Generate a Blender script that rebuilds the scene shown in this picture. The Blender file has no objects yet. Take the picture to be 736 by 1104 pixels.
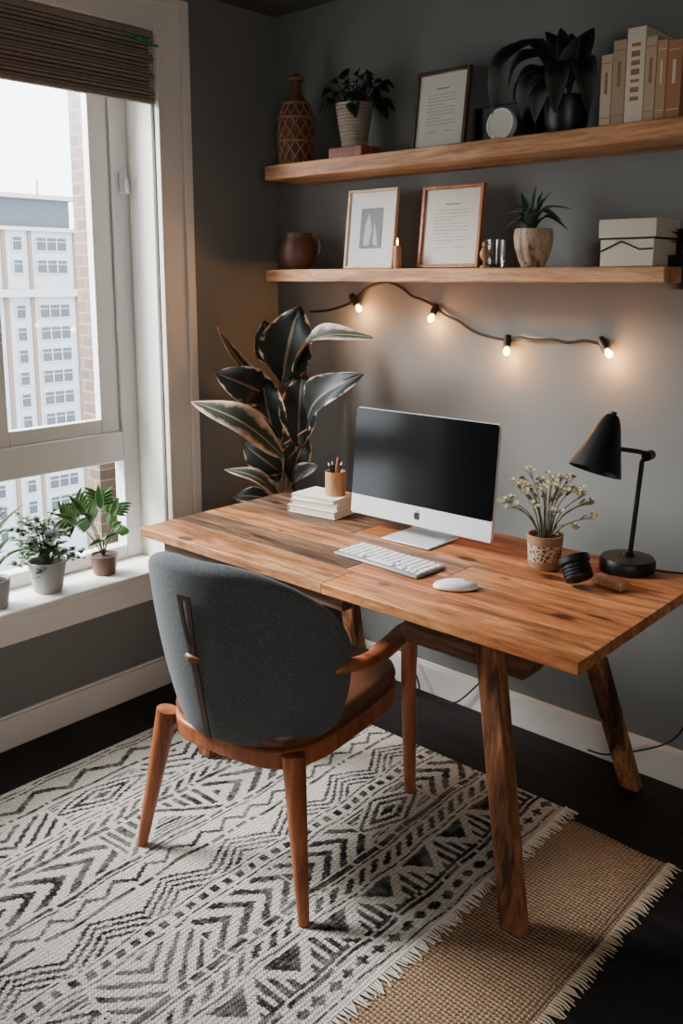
import bpy, bmesh, math, random
import numpy as np
from mathutils import Vector, Matrix
random.seed(7)
C = bpy.context.scene.collection
PI = math.pi
V = Vector
# ------------------------------------------------------------------ camera
CAM = V((2.59, -2.5, 1.5)); F = 960.0; PV = 469.0
TH = math.radians(10); YAW = math.radians(42)
g = V((-math.sin(YAW), math.cos(YAW), 0)); Rr = V((math.cos(YAW), math.sin(YAW), 0))
FW = g*math.cos(TH) - V((0,0,1))*math.sin(TH); UP = g*math.sin(TH) + V((0,0,1))*math.cos(TH)
cd = bpy.data.cameras.new('camera'); cam = bpy.data.objects.new('camera', cd); C.objects.link(cam)
cam.location = CAM; cam.rotation_euler = (math.radians(80), 0, YAW)
cd.sensor_width = 36; cd.lens = F/1104*36; cd.shift_y = (PV-552)/1104; cd.clip_end = 1000; cd.clip_start = .02
bpy.context.scene.camera = cam
def at(u, v, x=None, y=None, z=None):
    """measure a world point: photo pixel -> point on a known world plane"""
    d = Rr*((u-368)/F) + FW + UP*((PV-v)/F)
    if x is not None: t = (x-CAM.x)/d.x
    elif y is not None: t = (y-CAM.y)/d.y
    else: t = (z-CAM.z)/d.z
    return CAM + d*t
# ------------------------------------------------------------------ materials
def lin(c):
    out = []
    for k in c:
        k = k/255
        out.append(k/12.92 if k <= .04045 else ((k+.055)/1.055)**2.4)
    return out + [1]
def newmat(name):
    m = bpy.data.materials.new(name); m.use_nodes = True
    return m, m.node_tree, m.node_tree.nodes['Principled BSDF']
def nd(nt, t, **kw):
    n = nt.nodes.new(t)
    for k, v in kw.items():
        if k in n.inputs: n.inputs[k].default_value = v
        else: setattr(n, k, v)
    return n
def mixc(nt, blend, fac, a, b):
    n = nt.nodes.new('ShaderNodeMix'); n.data_type = 'RGBA'; n.blend_type = blend
    for idx, val in ((0, fac), (6, a), (7, b)):
        if isinstance(val, bpy.types.NodeSocket): nt.links.new(val, n.inputs[idx])
        else: n.inputs[idx].default_value = val
    return n.outputs[2]
def mathn(nt, op, a, b=None):
    n = nt.nodes.new('ShaderNodeMath'); n.operation = op
    for i, val in enumerate((a, b)):
        if val is None: continue
        if isinstance(val, bpy.types.NodeSocket): nt.links.new(val, n.inputs[i])
        else: n.inputs[i].default_value = val
    return n.outputs[0]
def plain(name, col, rough=.6, metal=0, var=.12, scale=18, bump=.0, bscale=200, spec=.5):
    m, nt, b = newmat(name)
    c = lin(col)
    tc = nd(nt, 'ShaderNodeTexCoord')
    no = nd(nt, 'ShaderNodeTexNoise', Scale=scale, Detail=4.0); nt.links.new(tc.outputs['Object'], no.inputs['Vector'])
    a = [k*(1-var) for k in c[:3]]+[1]; d = [min(1, k*(1+var)) for k in c[:3]]+[1]
    nt.links.new(mixc(nt, 'MIX', no.outputs['Fac'], a, d), b.inputs['Base Color'])
    b.inputs['Roughness'].default_value = rough; b.inputs['Metallic'].default_value = metal
    b.inputs['Specular IOR Level'].default_value = spec
    if bump:
        n2 = nd(nt, 'ShaderNodeTexNoise', Scale=bscale, Detail=3.0); nt.links.new(tc.outputs['Object'], n2.inputs['Vector'])
        bp = nd(nt, 'ShaderNodeBump', Strength=bump, Distance=.002); nt.links.new(n2.outputs['Fac'], bp.inputs['Height'])
        nt.links.new(bp.outputs['Normal'], b.inputs['Normal'])
    return m
def wood(name, dark, mid, light, axis='X', rough=.42, scale=1.0, spec=.4, streak=.5, knots=False, stain=.7, off=(0,0,0), lo=.28, hi=.72):
    m, nt, b = newmat(name)
    tc = nd(nt, 'ShaderNodeTexCoord'); mp = nd(nt, 'ShaderNodeMapping')
    s = [9*scale]*3; s['XYZ'.index(axis)] = .9*scale
    mp.inputs['Scale'].default_value = s; mp.inputs['Location'].default_value = off
    nt.links.new(tc.outputs['Object'], mp.inputs['Vector'])
    vec = mp.outputs['Vector']
    n1 = nd(nt, 'ShaderNodeTexNoise', Scale=1.6, Detail=8.0, Distortion=1.1, Roughness=.6); nt.links.new(vec, n1.inputs['Vector'])
    r = nd(nt, 'ShaderNodeValToRGB'); e = r.color_ramp.elements
    e[0].position = lo; e[0].color = lin(dark); e[1].position = hi; e[1].color = lin(light)
    k = r.color_ramp.elements.new(.48); k.color = lin(mid)
    nt.links.new(n1.outputs['Fac'], r.inputs['Fac'])
    n2 = nd(nt, 'ShaderNodeTexNoise', Scale=9.0, Detail=6.0, Roughness=.7); nt.links.new(vec, n2.inputs['Vector'])
    r2 = nd(nt, 'ShaderNodeValToRGB'); r2.color_ramp.elements[0].position = .35; r2.color_ramp.elements[0].color = (.35,.3,.28,1); r2.color_ramp.elements[1].position = .58; r2.color_ramp.elements[1].color = (1,1,1,1)
    nt.links.new(n2.outputs['Fac'], r2.inputs['Fac'])
    col = mixc(nt, 'MULTIPLY', streak, r.outputs['Color'], r2.outputs['Color'])
    if knots:
        mk = nd(nt, 'ShaderNodeMapping'); mk.inputs['Scale'].default_value = (4.5,9,9); mk.inputs['Location'].default_value = (off[0], off[1], 0); nt.links.new(tc.outputs['Object'], mk.inputs['Vector'])
        vk = nd(nt, 'ShaderNodeTexVoronoi', Scale=1.0); vk.voronoi_dimensions = '2D'; nt.links.new(mk.outputs[0], vk.inputs['Vector'])
        sc = nd(nt, 'ShaderNodeSeparateColor'); nt.links.new(vk.outputs['Color'], sc.inputs[0])
        dd = mathn(nt, 'SUBTRACT', vk.outputs['Distance'], mathn(nt, 'MULTIPLY', mathn(nt, 'SUBTRACT', sc.outputs[0], .5), .26))
        rk = nd(nt, 'ShaderNodeValToRGB'); ek = rk.color_ramp.elements; ek[0].position = .0; ek[0].color = (.10,.06,.04,1); ek[1].position = .09; ek[1].color = (1,1,1,1)
        nt.links.new(dd, rk.inputs['Fac']); col = mixc(nt, 'MULTIPLY', .85, col, rk.outputs['Color'])
        mn = nd(nt, 'ShaderNodeMapping'); mn.inputs['Scale'].default_value = (2.2,11,11); mn.inputs['Location'].default_value = (off[1], off[0], 3); nt.links.new(tc.outputs['Object'], mn.inputs['Vector'])
        n3 = nd(nt, 'ShaderNodeTexNoise', Scale=1.0, Detail=7.0, Roughness=.72, Distortion=.5); nt.links.new(mn.outputs[0], n3.inputs['Vector'])
        r3 = nd(nt, 'ShaderNodeValToRGB'); r3.color_ramp.elements[0].position = .48; r3.color_ramp.elements[0].color = (0,0,0,1); r3.color_ramp.elements[1].position = .62; r3.color_ramp.elements[1].color = (1,1,1,1)
        nt.links.new(n3.outputs['Fac'], r3.inputs['Fac'])
        col = mixc(nt, 'MULTIPLY', mathn(nt, 'MULTIPLY', r3.outputs['Color'], stain), col, (.28,.23,.20,1))
    nt.links.new(col, b.inputs['Base Color'])
    b.inputs['Roughness'].default_value = rough; b.inputs['Specular IOR Level'].default_value = spec
    bp = nd(nt, 'ShaderNodeBump', Strength=.3, Distance=.002); nt.links.new(n2.outputs['Fac'], bp.inputs['Height']); nt.links.new(bp.outputs['Normal'], b.inputs['Normal'])
    return m
def weave(name, c1, c2, scale=21, rough=.9, bump=.5, rot=0, nscale=300, gain=1.0):
    m, nt, b = newmat(name)
    tc = nd(nt, 'ShaderNodeTexCoord')
    mp = nd(nt, 'ShaderNodeMapping'); mp.inputs['Rotation'].default_value = (0, 0, rot); nt.links.new(tc.outputs['Object'], mp.inputs['Vector'])
    vs = []
    for d in ('X', 'Y', 'Z'):
        w = nd(nt, 'ShaderNodeTexWave', bands_direction=d, Scale=scale, Distortion=1.5, Detail=1.0); w.inputs['Detail Scale'].default_value = 6.0
        nt.links.new(mp.outputs['Vector'], w.inputs['Vector']); vs.append(w.outputs['Fac'])
    s = mathn(nt, 'MULTIPLY', mathn(nt, 'ADD', vs[0], vs[2]), vs[1])
    s2 = mathn(nt, 'ADD', s, mathn(nt, 'MULTIPLY', vs[0], .3))
    no = nd(nt, 'ShaderNodeTexNoise', Scale=float(nscale), Detail=4.0); nt.links.new(tc.outputs['Object'], no.inputs['Vector'])
    s3 = mathn(nt, 'MULTIPLY', mathn(nt, 'MULTIPLY', s2, mathn(nt, 'ADD', no.outputs['Fac'], .4)), gain)
    nt.links.new(mixc(nt, 'MIX', s3, lin(c1), lin(c2)), b.inputs['Base Color'])
    b.inputs['Roughness'].default_value = rough; b.inputs['Specular IOR Level'].default_value = .15
    bp = nd(nt, 'ShaderNodeBump', Strength=bump, Distance=.002); nt.links.new(s3, bp.inputs['Height']); nt.links.new(bp.outputs['Normal'], b.inputs['Normal'])
    return m
def felt(name, c1, c2):
    m, nt, b = newmat(name)
    tc = nd(nt, 'ShaderNodeTexCoord')
    mp = nd(nt, 'ShaderNodeMapping'); mp.inputs['Scale'].default_value = (1,1,.45); nt.links.new(tc.outputs['Object'], mp.inputs['Vector'])
    n1 = nd(nt, 'ShaderNodeTexNoise', Scale=420.0, Detail=3.0, Roughness=.7); nt.links.new(mp.outputs[0], n1.inputs['Vector'])
    mp2 = nd(nt, 'ShaderNodeMapping'); mp2.inputs['Scale'].default_value = (.45,.45,1.1); nt.links.new(tc.outputs['Object'], mp2.inputs['Vector'])
    n2 = nd(nt, 'ShaderNodeTexNoise', Scale=380.0, Detail=3.0, Roughness=.7); nt.links.new(mp2.outputs[0], n2.inputs['Vector'])
    s = mathn(nt, 'MULTIPLY', n1.outputs['Fac'], n2.outputs['Fac'])
    r = nd(nt, 'ShaderNodeValToRGB'); e = r.color_ramp.elements; e[0].position = .12; e[0].color = lin(c1); e[1].position = .42; e[1].color = lin(c2)
    nt.links.new(s, r.inputs['Fac']); nt.links.new(r.outputs['Color'], b.inputs['Base Color'])
    b.inputs['Roughness'].default_value = .95; b.inputs['Specular IOR Level'].default_value = .1
    b.inputs['Sheen Weight'].default_value = .1
    bp = nd(nt, 'ShaderNodeBump', Strength=.3, Distance=.0015); nt.links.new(s, bp.inputs['Height']); nt.links.new(bp.outputs['Normal'], b.inputs['Normal'])
    return m
def emis(name, col, st):
    m, nt, b = newmat(name)
    b.inputs['Base Color'].default_value = lin(col); b.inputs['Emission Color'].default_value = lin(col); b.inputs['Emission Strength'].default_value = st
    return m
def glass(name, tint=(1,1,1,1), gloss=.012):
    m, nt, b = newmat(name)
    tr = nd(nt, 'ShaderNodeBsdfTransparent'); tr.inputs[0].default_value = tint
    gl = nd(nt, 'ShaderNodeBsdfGlossy'); gl.inputs['Roughness'].default_value = .02
    mx = nd(nt, 'ShaderNodeMixShader'); mx.inputs[0].default_value = gloss
    nt.links.new(tr.outputs[0], mx.inputs[1]); nt.links.new(gl.outputs[0], mx.inputs[2])
    nt.links.new(mx.outputs[0], nt.nodes['Material Output'].inputs[0])
    return m
def leafmat(name, inner, edge, rough=.35, lo=.45, hi=.8, rib=None, spec=.5):
    m, nt, b = newmat(name)
    a = nd(nt, 'ShaderNodeAttribute', attribute_name='Col')
    sep = nd(nt, 'ShaderNodeSeparateColor'); nt.links.new(a.outputs['Color'], sep.inputs[0])
    tc = nd(nt, 'ShaderNodeTexCoord'); no = nd(nt, 'ShaderNodeTexNoise', Scale=25.0, Detail=5.0); nt.links.new(tc.outputs['Object'], no.inputs['Vector'])
    s = mathn(nt, 'ADD', sep.outputs[0], mathn(nt, 'MULTIPLY', mathn(nt, 'SUBTRACT', no.outputs['Fac'], .5), .9))
    r = nd(nt, 'ShaderNodeValToRGB'); e = r.color_ramp.elements
    e[0].position = lo; e[0].color = lin(inner); e[1].position = hi; e[1].color = lin(edge)
    nt.links.new(s, r.inputs['Fac'])
    col = mixc(nt, 'MULTIPLY', .35, r.outputs['Color'], no.outputs['Color'])
    if rib:
        rb = nd(nt, 'ShaderNodeValToRGB'); eb = rb.color_ramp.elements; eb[0].position = .02; eb[0].color = (1,1,1,1); eb[1].position = .08; eb[1].color = (0,0,0,1)
        nt.links.new(sep.outputs[0], rb.inputs['Fac']); col = mixc(nt, 'MIX', mathn(nt, 'MULTIPLY', rb.outputs['Color'], .6), col, lin(rib))
    nt.links.new(col, b.inputs['Base Color'])
    b.inputs['Roughness'].default_value = rough; b.inputs['Specular IOR Level'].default_value = spec
    return m
M = {}
M['wall'] = plain('wall_paint', (121,122,119), .8, var=.05, scale=3, bump=.15, bscale=120, spec=.2)
M['ceil'] = plain('ceiling_paint', (78,80,79), .85, var=.05, scale=3)
M['white'] = plain('white_trim_paint', (230,225,217), .5, var=.03, scale=5)
M['vinyl'] = plain('white_vinyl', (214,214,211), .4, var=.02)
M['floor'] = wood('dark_floor_wood', (14,13,13), (24,22,21), (36,32,30), 'X', rough=.5, spec=.2)
M['desk'] = wood('reclaimed_orange_wood', (124,70,38), (204,128,74), (236,168,108), 'X', rough=.46, streak=.85, knots=True, spec=.35, stain=.6)
M['desk2'] = wood('reclaimed_tan_wood', (112,72,46), (186,126,82), (222,170,120), 'X', rough=.5, streak=.9, knots=True, spec=.3, stain=.8, off=(3.3,7.1,1.9))
M['desk3'] = wood('weathered_dark_plank', (52,40,33), (104,78,58), (168,128,94), 'X', rough=.52, streak=.95, knots=True, spec=.28, stain=.9, off=(9.7,2.2,5.1))
M['desk4'] = wood('reclaimed_red_orange_wood', (116,62,34), (190,112,62), (220,148,94), 'X', rough=.46, streak=.85, knots=True, spec=.35, stain=.6, off=(5.2,11.4,8.8))
M['deskleg'] = wood('brown_leg_wood', (62,40,28), (136,86,56), (184,126,84), 'Z', rough=.6, streak=.9, spec=.25, lo=.36, hi=.66)
M['beam'] = wood('brown_beam_wood', (54,37,28), (106,72,50), (152,106,74), 'X', rough=.65, streak=.95, lo=.36, hi=.66)
M['shelf'] = wood('shelf_wood', (138,86,54), (194,136,90), (222,172,124), 'X', rough=.55, streak=.7, lo=.32, hi=.68)
M['chairwood'] = wood('walnut_orange_wood', (108,56,32), (152,86,52), (178,110,70), 'Z', rough=.4, scale=1.2, streak=.3)
M['leather'] = plain('brown_leather', (98,60,40), .42, var=.2, scale=25, bump=.2, bscale=150)
M['strap'] = plain('dark_leather_strap', (58,40,30), .5, var=.2, bump=.2)
M['brass'] = plain('tan_leather_keeper', (128,84,54), .5, var=.2)
M['tweed'] = felt('grey_wool_felt', (58,61,62), (104,107,108))
M['jute'] = weave('tan_jute', (76,58,43), (172,140,110), scale=30, bump=.9, nscale=260, gain=1.1)
M['fringe_tan'] = plain('jute_fringe', (176,156,132), .9)
M['cream'] = plain('cream_yarn', (218,208,194), .95)
M['black'] = plain('black_plastic', (18,18,19), .4, var=.1)
M['blackm'] = plain('black_matte_metal', (22,23,25), .45, metal=.3, var=.1)
M['cord'] = plain('black_cord', (12,12,12), .6)
M['screen'] = plain('black_glass_screen', (6,7,8), .15, var=0, spec=.3)
M['alu'] = plain('silver_aluminium', (214,216,218), .4, metal=.2, var=.02)
M['alud'] = plain('grey_aluminium', (150,150,150), .4, metal=.3, var=.02)
M['keyw'] = plain('white_keys', (236,234,230), .5, var=.02)
M['paper'] = plain('off_white_paper', (212,204,190), .8, var=.03)
M['pages'] = plain('page_edges', (206,192,170), .85, var=.1, scale=60)
M['mat'] = plain('white_mount_board', (216,212,205), .85, var=.02)
M['boxcream'] = plain('cream_box_card', (204,192,172), .8, var=.04)
M['ink'] = plain('grey_ink', (136,130,122), .8)
M['photo'] = plain('dark_photo_print', (54,56,56), .5, var=.5, scale=14)
M['photo2'] = plain('light_photo_print', (150,148,140), .5, var=.4, scale=30)
M['blackwood'] = plain('dark_brown_wood', (78,56,42), .5)
M['copperwood'] = wood('copper_brown_wood', (120,62,32), (160,90,52), (190,120,74), 'Z', rough=.45, scale=2)
M['palewood'] = wood('pale_wood', (186,150,120), (214,184,154), (232,208,182), 'Z', rough=.5, scale=2, streak=.2)
M['palepot'] = plain('pale_ribbed_clay', (158,142,122), .8, var=.15, scale=30, bump=.3)
M['palestreak'] = wood('pale_streaked_wood', (112,84,62), (178,148,116), (206,182,152), 'Z', rough=.5, scale=3, streak=.7, lo=.4, hi=.62)
M['wicker'] = plain('brown_wicker', (134,90,60), .7, var=.3, scale=40, bump=.4)
M['wickerdark'] = plain('dark_wicker', (92,62,44), .8, var=.2)
M['terra'] = plain('brown_ceramic', (92,58,40), .45, var=.25, scale=12, bump=.15, bscale=60)
M['concrete'] = plain('grey_concrete', (158,158,155), .8, var=.12, scale=14, bump=.2)
M['soil'] = plain('dark_soil', (34,26,20), .95, var=.4, scale=60, bump=.6)
M['stem'] = plain('green_brown_stem', (84,80,54), .6)
M['stempink'] = plain('pale_brown_stem', (134,104,80), .6)
M['leafdark'] = leafmat('dark_green_black_leaf', (24,31,27), (56,64,53), .55, spec=.25)
M['leafrub'] = leafmat('dark_rubber_leaf', (24,30,26), (198,168,142), .5, .88, 1.12, rib=(140,114,92), spec=.22)
M['leafrub2'] = leafmat('striped_rubber_leaf', (54,60,46), (208,180,154), .5, .5, .95, rib=(180,154,132), spec=.22)
M['leafgreen'] = leafmat('fresh_green_leaf', (56,104,50), (138,174,102), .4)
M['leafmid'] = leafmat('mid_green_leaf', (56,90,54), (122,150,98), .45)
M['leafolive'] = leafmat('olive_leaf', (70,76,50), (116,114,80), .6)
M['leafagave'] = leafmat('grey_green_leaf', (44,66,52), (92,116,92), .45)
M['petal'] = plain('muted_green_cream_blossom', (168,158,122), .75, var=.45, scale=60)
M['tanwood'] = wood('tan_turned_wood', (140,94,62), (178,128,88), (204,156,112), 'Z', rough=.45, scale=2, streak=.4)
M['glass'] = glass('window_glass')
M['glass2'] = glass('drinking_glass', (.93,.95,.95,1), .12)
M['bulb'] = emis('warm_bulb', (255,178,92), 48)
M['candle'] = emis('warm_amber_glow', (255,170,90), 1.2)
M['bldg'] = plain('white_render_facade', (172,177,182), .8, var=.03, scale=.2)
M['bldgbrown'] = plain('brown_cladding', (122,106,94), .8, var=.1, scale=.5)
M['bldgglass'] = plain('grey_window_glass', (62,72,82), .3, var=.25, scale=.4)
M['green'] = plain('green_plastic', (20,120,90), .4)
M['shade'] = plain('brown_grey_woven_slat', (138,126,115), .85, var=.35, scale=60, bump=.5, bscale=90)
m, nt, b = newmat('tan_brick'); M['brick'] = m
tc = nd(nt, 'ShaderNodeTexCoord'); mp = nd(nt, 'ShaderNodeMapping'); mp.inputs['Rotation'].default_value = (PI/2, 0, 0); nt.links.new(tc.outputs['Object'], mp.inputs['Vector'])
br = nd(nt, 'ShaderNodeTexBrick', Scale=6.0); br.inputs['Color1'].default_value = lin((108,84,66)); br.inputs['Color2'].default_value = lin((88,68,54)); br.inputs['Mortar'].default_value = lin((126,114,102))
nt.links.new(mp.outputs[0], br.inputs['Vector']); nt.links.new(br.outputs['Color'], b.inputs['Base Color'])
m, nt, b = newmat('black_and_cream_woven_rug'); M['rug'] = m
a = nd(nt, 'ShaderNodeAttribute', attribute_name='Col'); tc = nd(nt, 'ShaderNodeTexCoord')
w1 = nd(nt, 'ShaderNodeTexWave', bands_direction='X', Scale=26.0, Distortion=2.0, Detail=2.0); nt.links.new(tc.outputs['Object'], w1.inputs['Vector'])
w2 = nd(nt, 'ShaderNodeTexWave', bands_direction='Y', Scale=40.0, Distortion=2.0, Detail=2.0); nt.links.new(tc.outputs['Object'], w2.inputs['Vector'])
hh = mathn(nt, 'MULTIPLY', w1.outputs['Fac'], w2.outputs['Fac'])
no = nd(nt, 'ShaderNodeTexNoise', Scale=180.0, Detail=4.0); nt.links.new(tc.outputs['Object'], no.inputs['Vector'])
sh = mathn(nt, 'ADD', mathn(nt, 'MULTIPLY', hh, .5), mathn(nt, 'ADD', mathn(nt, 'MULTIPLY', no.outputs['Fac'], .5), .36))
nt.links.new(mixc(nt, 'MULTIPLY', 1.0, a.outputs['Color'], sh), b.inputs['Base Color'])
b.inputs['Roughness'].default_value = .95; b.inputs['Specular IOR Level'].default_value = .1
bp = nd(nt, 'ShaderNodeBump', Strength=1.0, Distance=.003); nt.links.new(hh, bp.inputs['Height']); nt.links.new(bp.outputs['Normal'], b.inputs['Normal'])
m, nt, b = newmat('patterned_clay'); M['clay'] = m
tc = nd(nt, 'ShaderNodeTexCoord'); vo = nd(nt, 'ShaderNodeTexVoronoi', Scale=85.0, feature='DISTANCE_TO_EDGE'); nt.links.new(tc.outputs['Object'], vo.inputs['Vector'])
sz = nd(nt, 'ShaderNodeSeparateXYZ'); nt.links.new(tc.outputs['Object'], sz.inputs[0])
band = mathn(nt, 'MULTIPLY', mathn(nt, 'GREATER_THAN', sz.outputs[2], .022), mathn(nt, 'LESS_THAN', sz.outputs[2], .066))
q = mathn(nt, 'MULTIPLY', mathn(nt, 'LESS_THAN', vo.outputs['Distance'], .11), band)
basec = mixc(nt, 'MIX', band, lin((150,112,82)), lin((108,82,64)))
nt.links.new(mixc(nt, 'MIX', q, basec, lin((206,186,158))), b.inputs['Base Color']); b.inputs['Roughness'].default_value = .6
# ------------------------------------------------------------------ mesh helpers
def BM():
    return bmesh.new()
def box(bm, lo, hi):
    vs = [bm.verts.new((x, y, z)) for x in (lo[0], hi[0]) for y in (lo[1], hi[1]) for z in (lo[2], hi[2])]
    for q in ((0,1,3,2), (4,6,7,5), (0,4,5,1), (2,3,7,6), (0,2,6,4), (1,5,7,3)):
        bm.faces.new([vs[i] for i in q])
    return vs
def cbox(bm, c, s):
    return box(bm, [c[i]-s[i]/2 for i in range(3)], [c[i]+s[i]/2 for i in range(3)])
def post(bm, A, B, s, s2=None):
    s2 = s2 or s
    vs = []
    for P_, q in ((A, s), (B, s2)):
        for dx, dy in ((-1,-1), (1,-1), (1,1), (-1,1)): vs.append(bm.verts.new((P_[0]+dx*q[0]/2, P_[1]+dy*q[1]/2, P_[2])))
    bm.faces.new(vs[0:4]); bm.faces.new(vs[4:8][::-1])
    for i in range(4): bm.faces.new((vs[i], vs[4+i], vs[4+(i+1)%4], vs[(i+1)%4]))
def cr(pts, k=6):
    pts = [V(p) for p in pts]; out = []
    for i in range(len(pts)-1):
        p0 = pts[max(i-1, 0)]; p1 = pts[i]; p2 = pts[i+1]; p3 = pts[min(i+2, len(pts)-1)]
        for j in range(k):
            t = j/k
            out.append(.5*((2*p1)+(p2-p0)*t+(2*p0-5*p1+4*p2-p3)*t*t+(3*p1-p0-3*p2+p3)*t**3))
    out.append(pts[-1]); return out
def tube(bm, pts, r, n=8, flat=1.0, up0=None):
    pts = [V(p) for p in pts]
    if not hasattr(r, '__len__'): r = [r]*len(pts)
    if len(r) != len(pts): r = [r[0]+(r[-1]-r[0])*i/(len(pts)-1) for i in range(len(pts))]
    rings = []; up = None
    for i, p in enumerate(pts):
        t = (pts[min(i+1, len(pts)-1)]-pts[max(i-1, 0)])
        if t.length < 1e-9: t = V((0,0,1))
        t.normalize()
        if up is None: up = V(up0) if up0 else (V((0,0,1)) if abs(t.z) < .9 else V((1,0,0)))
        s = t.cross(up)
        if s.length < 1e-6: s = t.cross(V((.3,.8,.1)))
        s.normalize(); up = s.cross(t).normalized()
        rings.append([bm.verts.new(p + s*math.cos(2*PI*k/n)*r[i] + up*math.sin(2*PI*k/n)*r[i]*flat) for k in range(n)])
    for a_, b_ in zip(rings, rings[1:]):
        for k in range(n): bm.faces.new((a_[k], a_[(k+1)%n], b_[(k+1)%n], b_[k]))
    bm.faces.new(rings[0][::-1]); bm.faces.new(rings[-1])
def lathe(bm, prof, c=(0,0,0), n=32, mtx=None, sx=1, sy=1):
    rings = []
    for r, z in prof:
        if r < 1e-5: rings.append([bm.verts.new((c[0], c[1], c[2]+z))])
        else: rings.append([bm.verts.new((c[0]+r*sx*math.cos(2*PI*k/n), c[1]+r*sy*math.sin(2*PI*k/n), c[2]+z)) for k in range(n)])
    for a_, b_ in zip(rings, rings[1:]):
        for k in range(n):
            k2 = (k+1) % n
            if len(a_) == 1 and len(b_) == 1: continue
            if len(a_) == 1: bm.faces.new((a_[0], b_[k2], b_[k]))
            elif len(b_) == 1: bm.faces.new((a_[k], a_[k2], b_[0]))
            else: bm.faces.new((a_[k], a_[k2], b_[k2], b_[k]))
    if mtx is not None:
        for ring in rings:
            for v in ring: v.co = mtx @ v.co
def slab(bm, pts, z0, z1):
    a_ = [bm.verts.new((p[0], p[1], z0)) for p in pts]; b_ = [bm.verts.new((p[0], p[1], z1)) for p in pts]
    bm.faces.new(a_[::-1]); bm.faces.new(b_)
    n = len(pts)
    for i in range(n): bm.faces.new((a_[i], a_[(i+1)%n], b_[(i+1)%n], b_[i]))
def leaf(bm, B, T, w, n=(0,0,1), bend=.12, fold=.18, seg=9, pw=.85, droop=0, wav=0, xmin=None, xmax=None):
    lay = bm.loops.layers.float_color.get('Col') or bm.loops.layers.float_color.new('Col')
    B = V(B); T = V(T); d = T-B; L = d.length; n = V(n)
    side = d.cross(n)
    if side.length < 1e-5: side = d.cross(V((.3,.7,.2)))
    side.normalize(); up = side.cross(d).normalized()
    K = 3; rows = []
    for i in range(seg+1):
        s = i/seg
        c = B + d*s + up*(bend*L*math.sin(PI*s)) + V((0,0,-1))*droop*L*s*s
        wd = w*max(.02, math.sin(PI*min(1, s**pw*.985+.012)))**.8/2
        row = []
        for j in range(-K, K+1):
            q = j/K
            p = c + side*q*wd + up*(fold*abs(q)*wd + wav*w*math.sin(s*9+j)*.08*abs(q))
            if xmin is not None and p.x < xmin: p.x = xmin + .002*abs(q)
            if xmax is not None and p.x > xmax: p.x = xmax - .002*abs(q)
            row.append((bm.verts.new(p), abs(q)))
        rows.append(row)
    for i in range(seg):
        for j in range(2*K):
            qd = (rows[i][j], rows[i][j+1], rows[i+1][j+1], rows[i+1][j])
            f = bm.faces.new([x[0] for x in qd])
            for l, x in zip(f.loops, qd): l[lay] = (x[1], (i/seg), 0, 1)
def build(name, bm, mat, parent=None, loc=None, smooth=True, bevel=0, rot=None, angle=40):
    bmesh.ops.recalc_face_normals(bm, faces=bm.faces)
    me = bpy.data.meshes.new(name); bm.to_mesh(me); bm.free()
    o = bpy.data.objects.new(name, me); C.objects.link(o)
    me.materials.append(M[mat] if isinstance(mat, str) else mat)
    if smooth:
        for p in me.polygons: p.use_smooth = True
        me.set_sharp_from_angle(angle=math.radians(angle))
    if bevel:
        md = o.modifiers.new('bevel', 'BEVEL'); md.width = bevel; md.segments = 2; md.limit_method = 'ANGLE'
    if parent is not None: o.parent = parent
    if loc is not None: o.location = loc
    if rot is not None: o.rotation_euler = rot
    return o
def tag(o, label, cat, group=None):
    o['label'] = label; o['category'] = cat
    if group: o['group'] = group
    return o
def thing(name, label, cat, loc=(0,0,0), rot=(0,0,0), group=None):
    o = bpy.data.objects.new(name, None); C.objects.link(o); o.location = loc; o.rotation_euler = rot
    o.empty_display_size = .05
    return tag(o, label, cat, group)
def struct(name, bm, mat, parent=None, **kw):
    o = build(name, bm, mat, parent, **kw)
    if parent is None: o['kind'] = 'structure'
    return o
# ------------------------------------------------------------------ room
CE = 2.47; XR = 4.3; YF = -4.6
bm = BM()
random.seed(3)
yy = YF
while yy < 0:
    xx = 0 - random.random()*.8
    while xx < XR:
        L = .9+random.random()*.6
        x0 = max(0, xx)+.0006; x1 = min(XR, xx+L)-.0006
        if x1 > x0: box(bm, (x0, yy+.0006, -.02), (x1, min(0, yy+.115)-.0006, 0))
        xx += L
    yy += .115
box(bm, (0, YF, -.05), (XR, 0, -.021))
struct('floor', bm, 'floor')
bm = BM(); box(bm, (-.25, YF, CE), (XR, .12, CE+.1)); struct('ceiling', bm, 'ceil')
bm = BM(); box(bm, (-.25, 0, -.05), (XR, .12, CE)); struct('wall_back', bm, 'wall')
bm = BM(); box(bm, (XR, YF, -.05), (XR+.12, .12, CE+.1)); struct('wall_right', bm, 'wall')
bm = BM(); box(bm, (-.25, YF-.12, -.05), (XR, YF, CE+.1)); struct('wall_front', bm, 'wall')
WY0, WY1, WZ0, WZ1 = -2.1, -.575, .45, 2.31
bm = BM()
box(bm, (-.25, WY1, -.05), (0, 0, CE)); box(bm, (-.25, YF, -.05), (0, WY0, CE))
box(bm, (-.25, WY0, -.05), (0, WY1, WZ0)); box(bm, (-.25, WY0, WZ1), (0, WY1, CE))
struct('wall_left', bm, 'wall')
bm = BM(); box(bm, (-.35, -.685, -3), (-.26, 2.0, 4)); box(bm, (-.35, -5, -3), (-.26, -.685, .38)); struct('wall_outside', bm, 'brick', smooth=False)
bm = BM(); box(bm, (.0, -.017, 0), (XR, 0, .105)); box(bm, (.0, -.012, .105), (XR, 0, .115)); struct('baseboard_back', bm, 'white', bevel=.003)
bm = BM(); box(bm, (.0, YF, 0), (.017, -.017, .105)); box(bm, (0, YF, .105), (.012, -.017, .115)); struct('baseboard_left', bm, 'white', bevel=.003)
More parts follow.
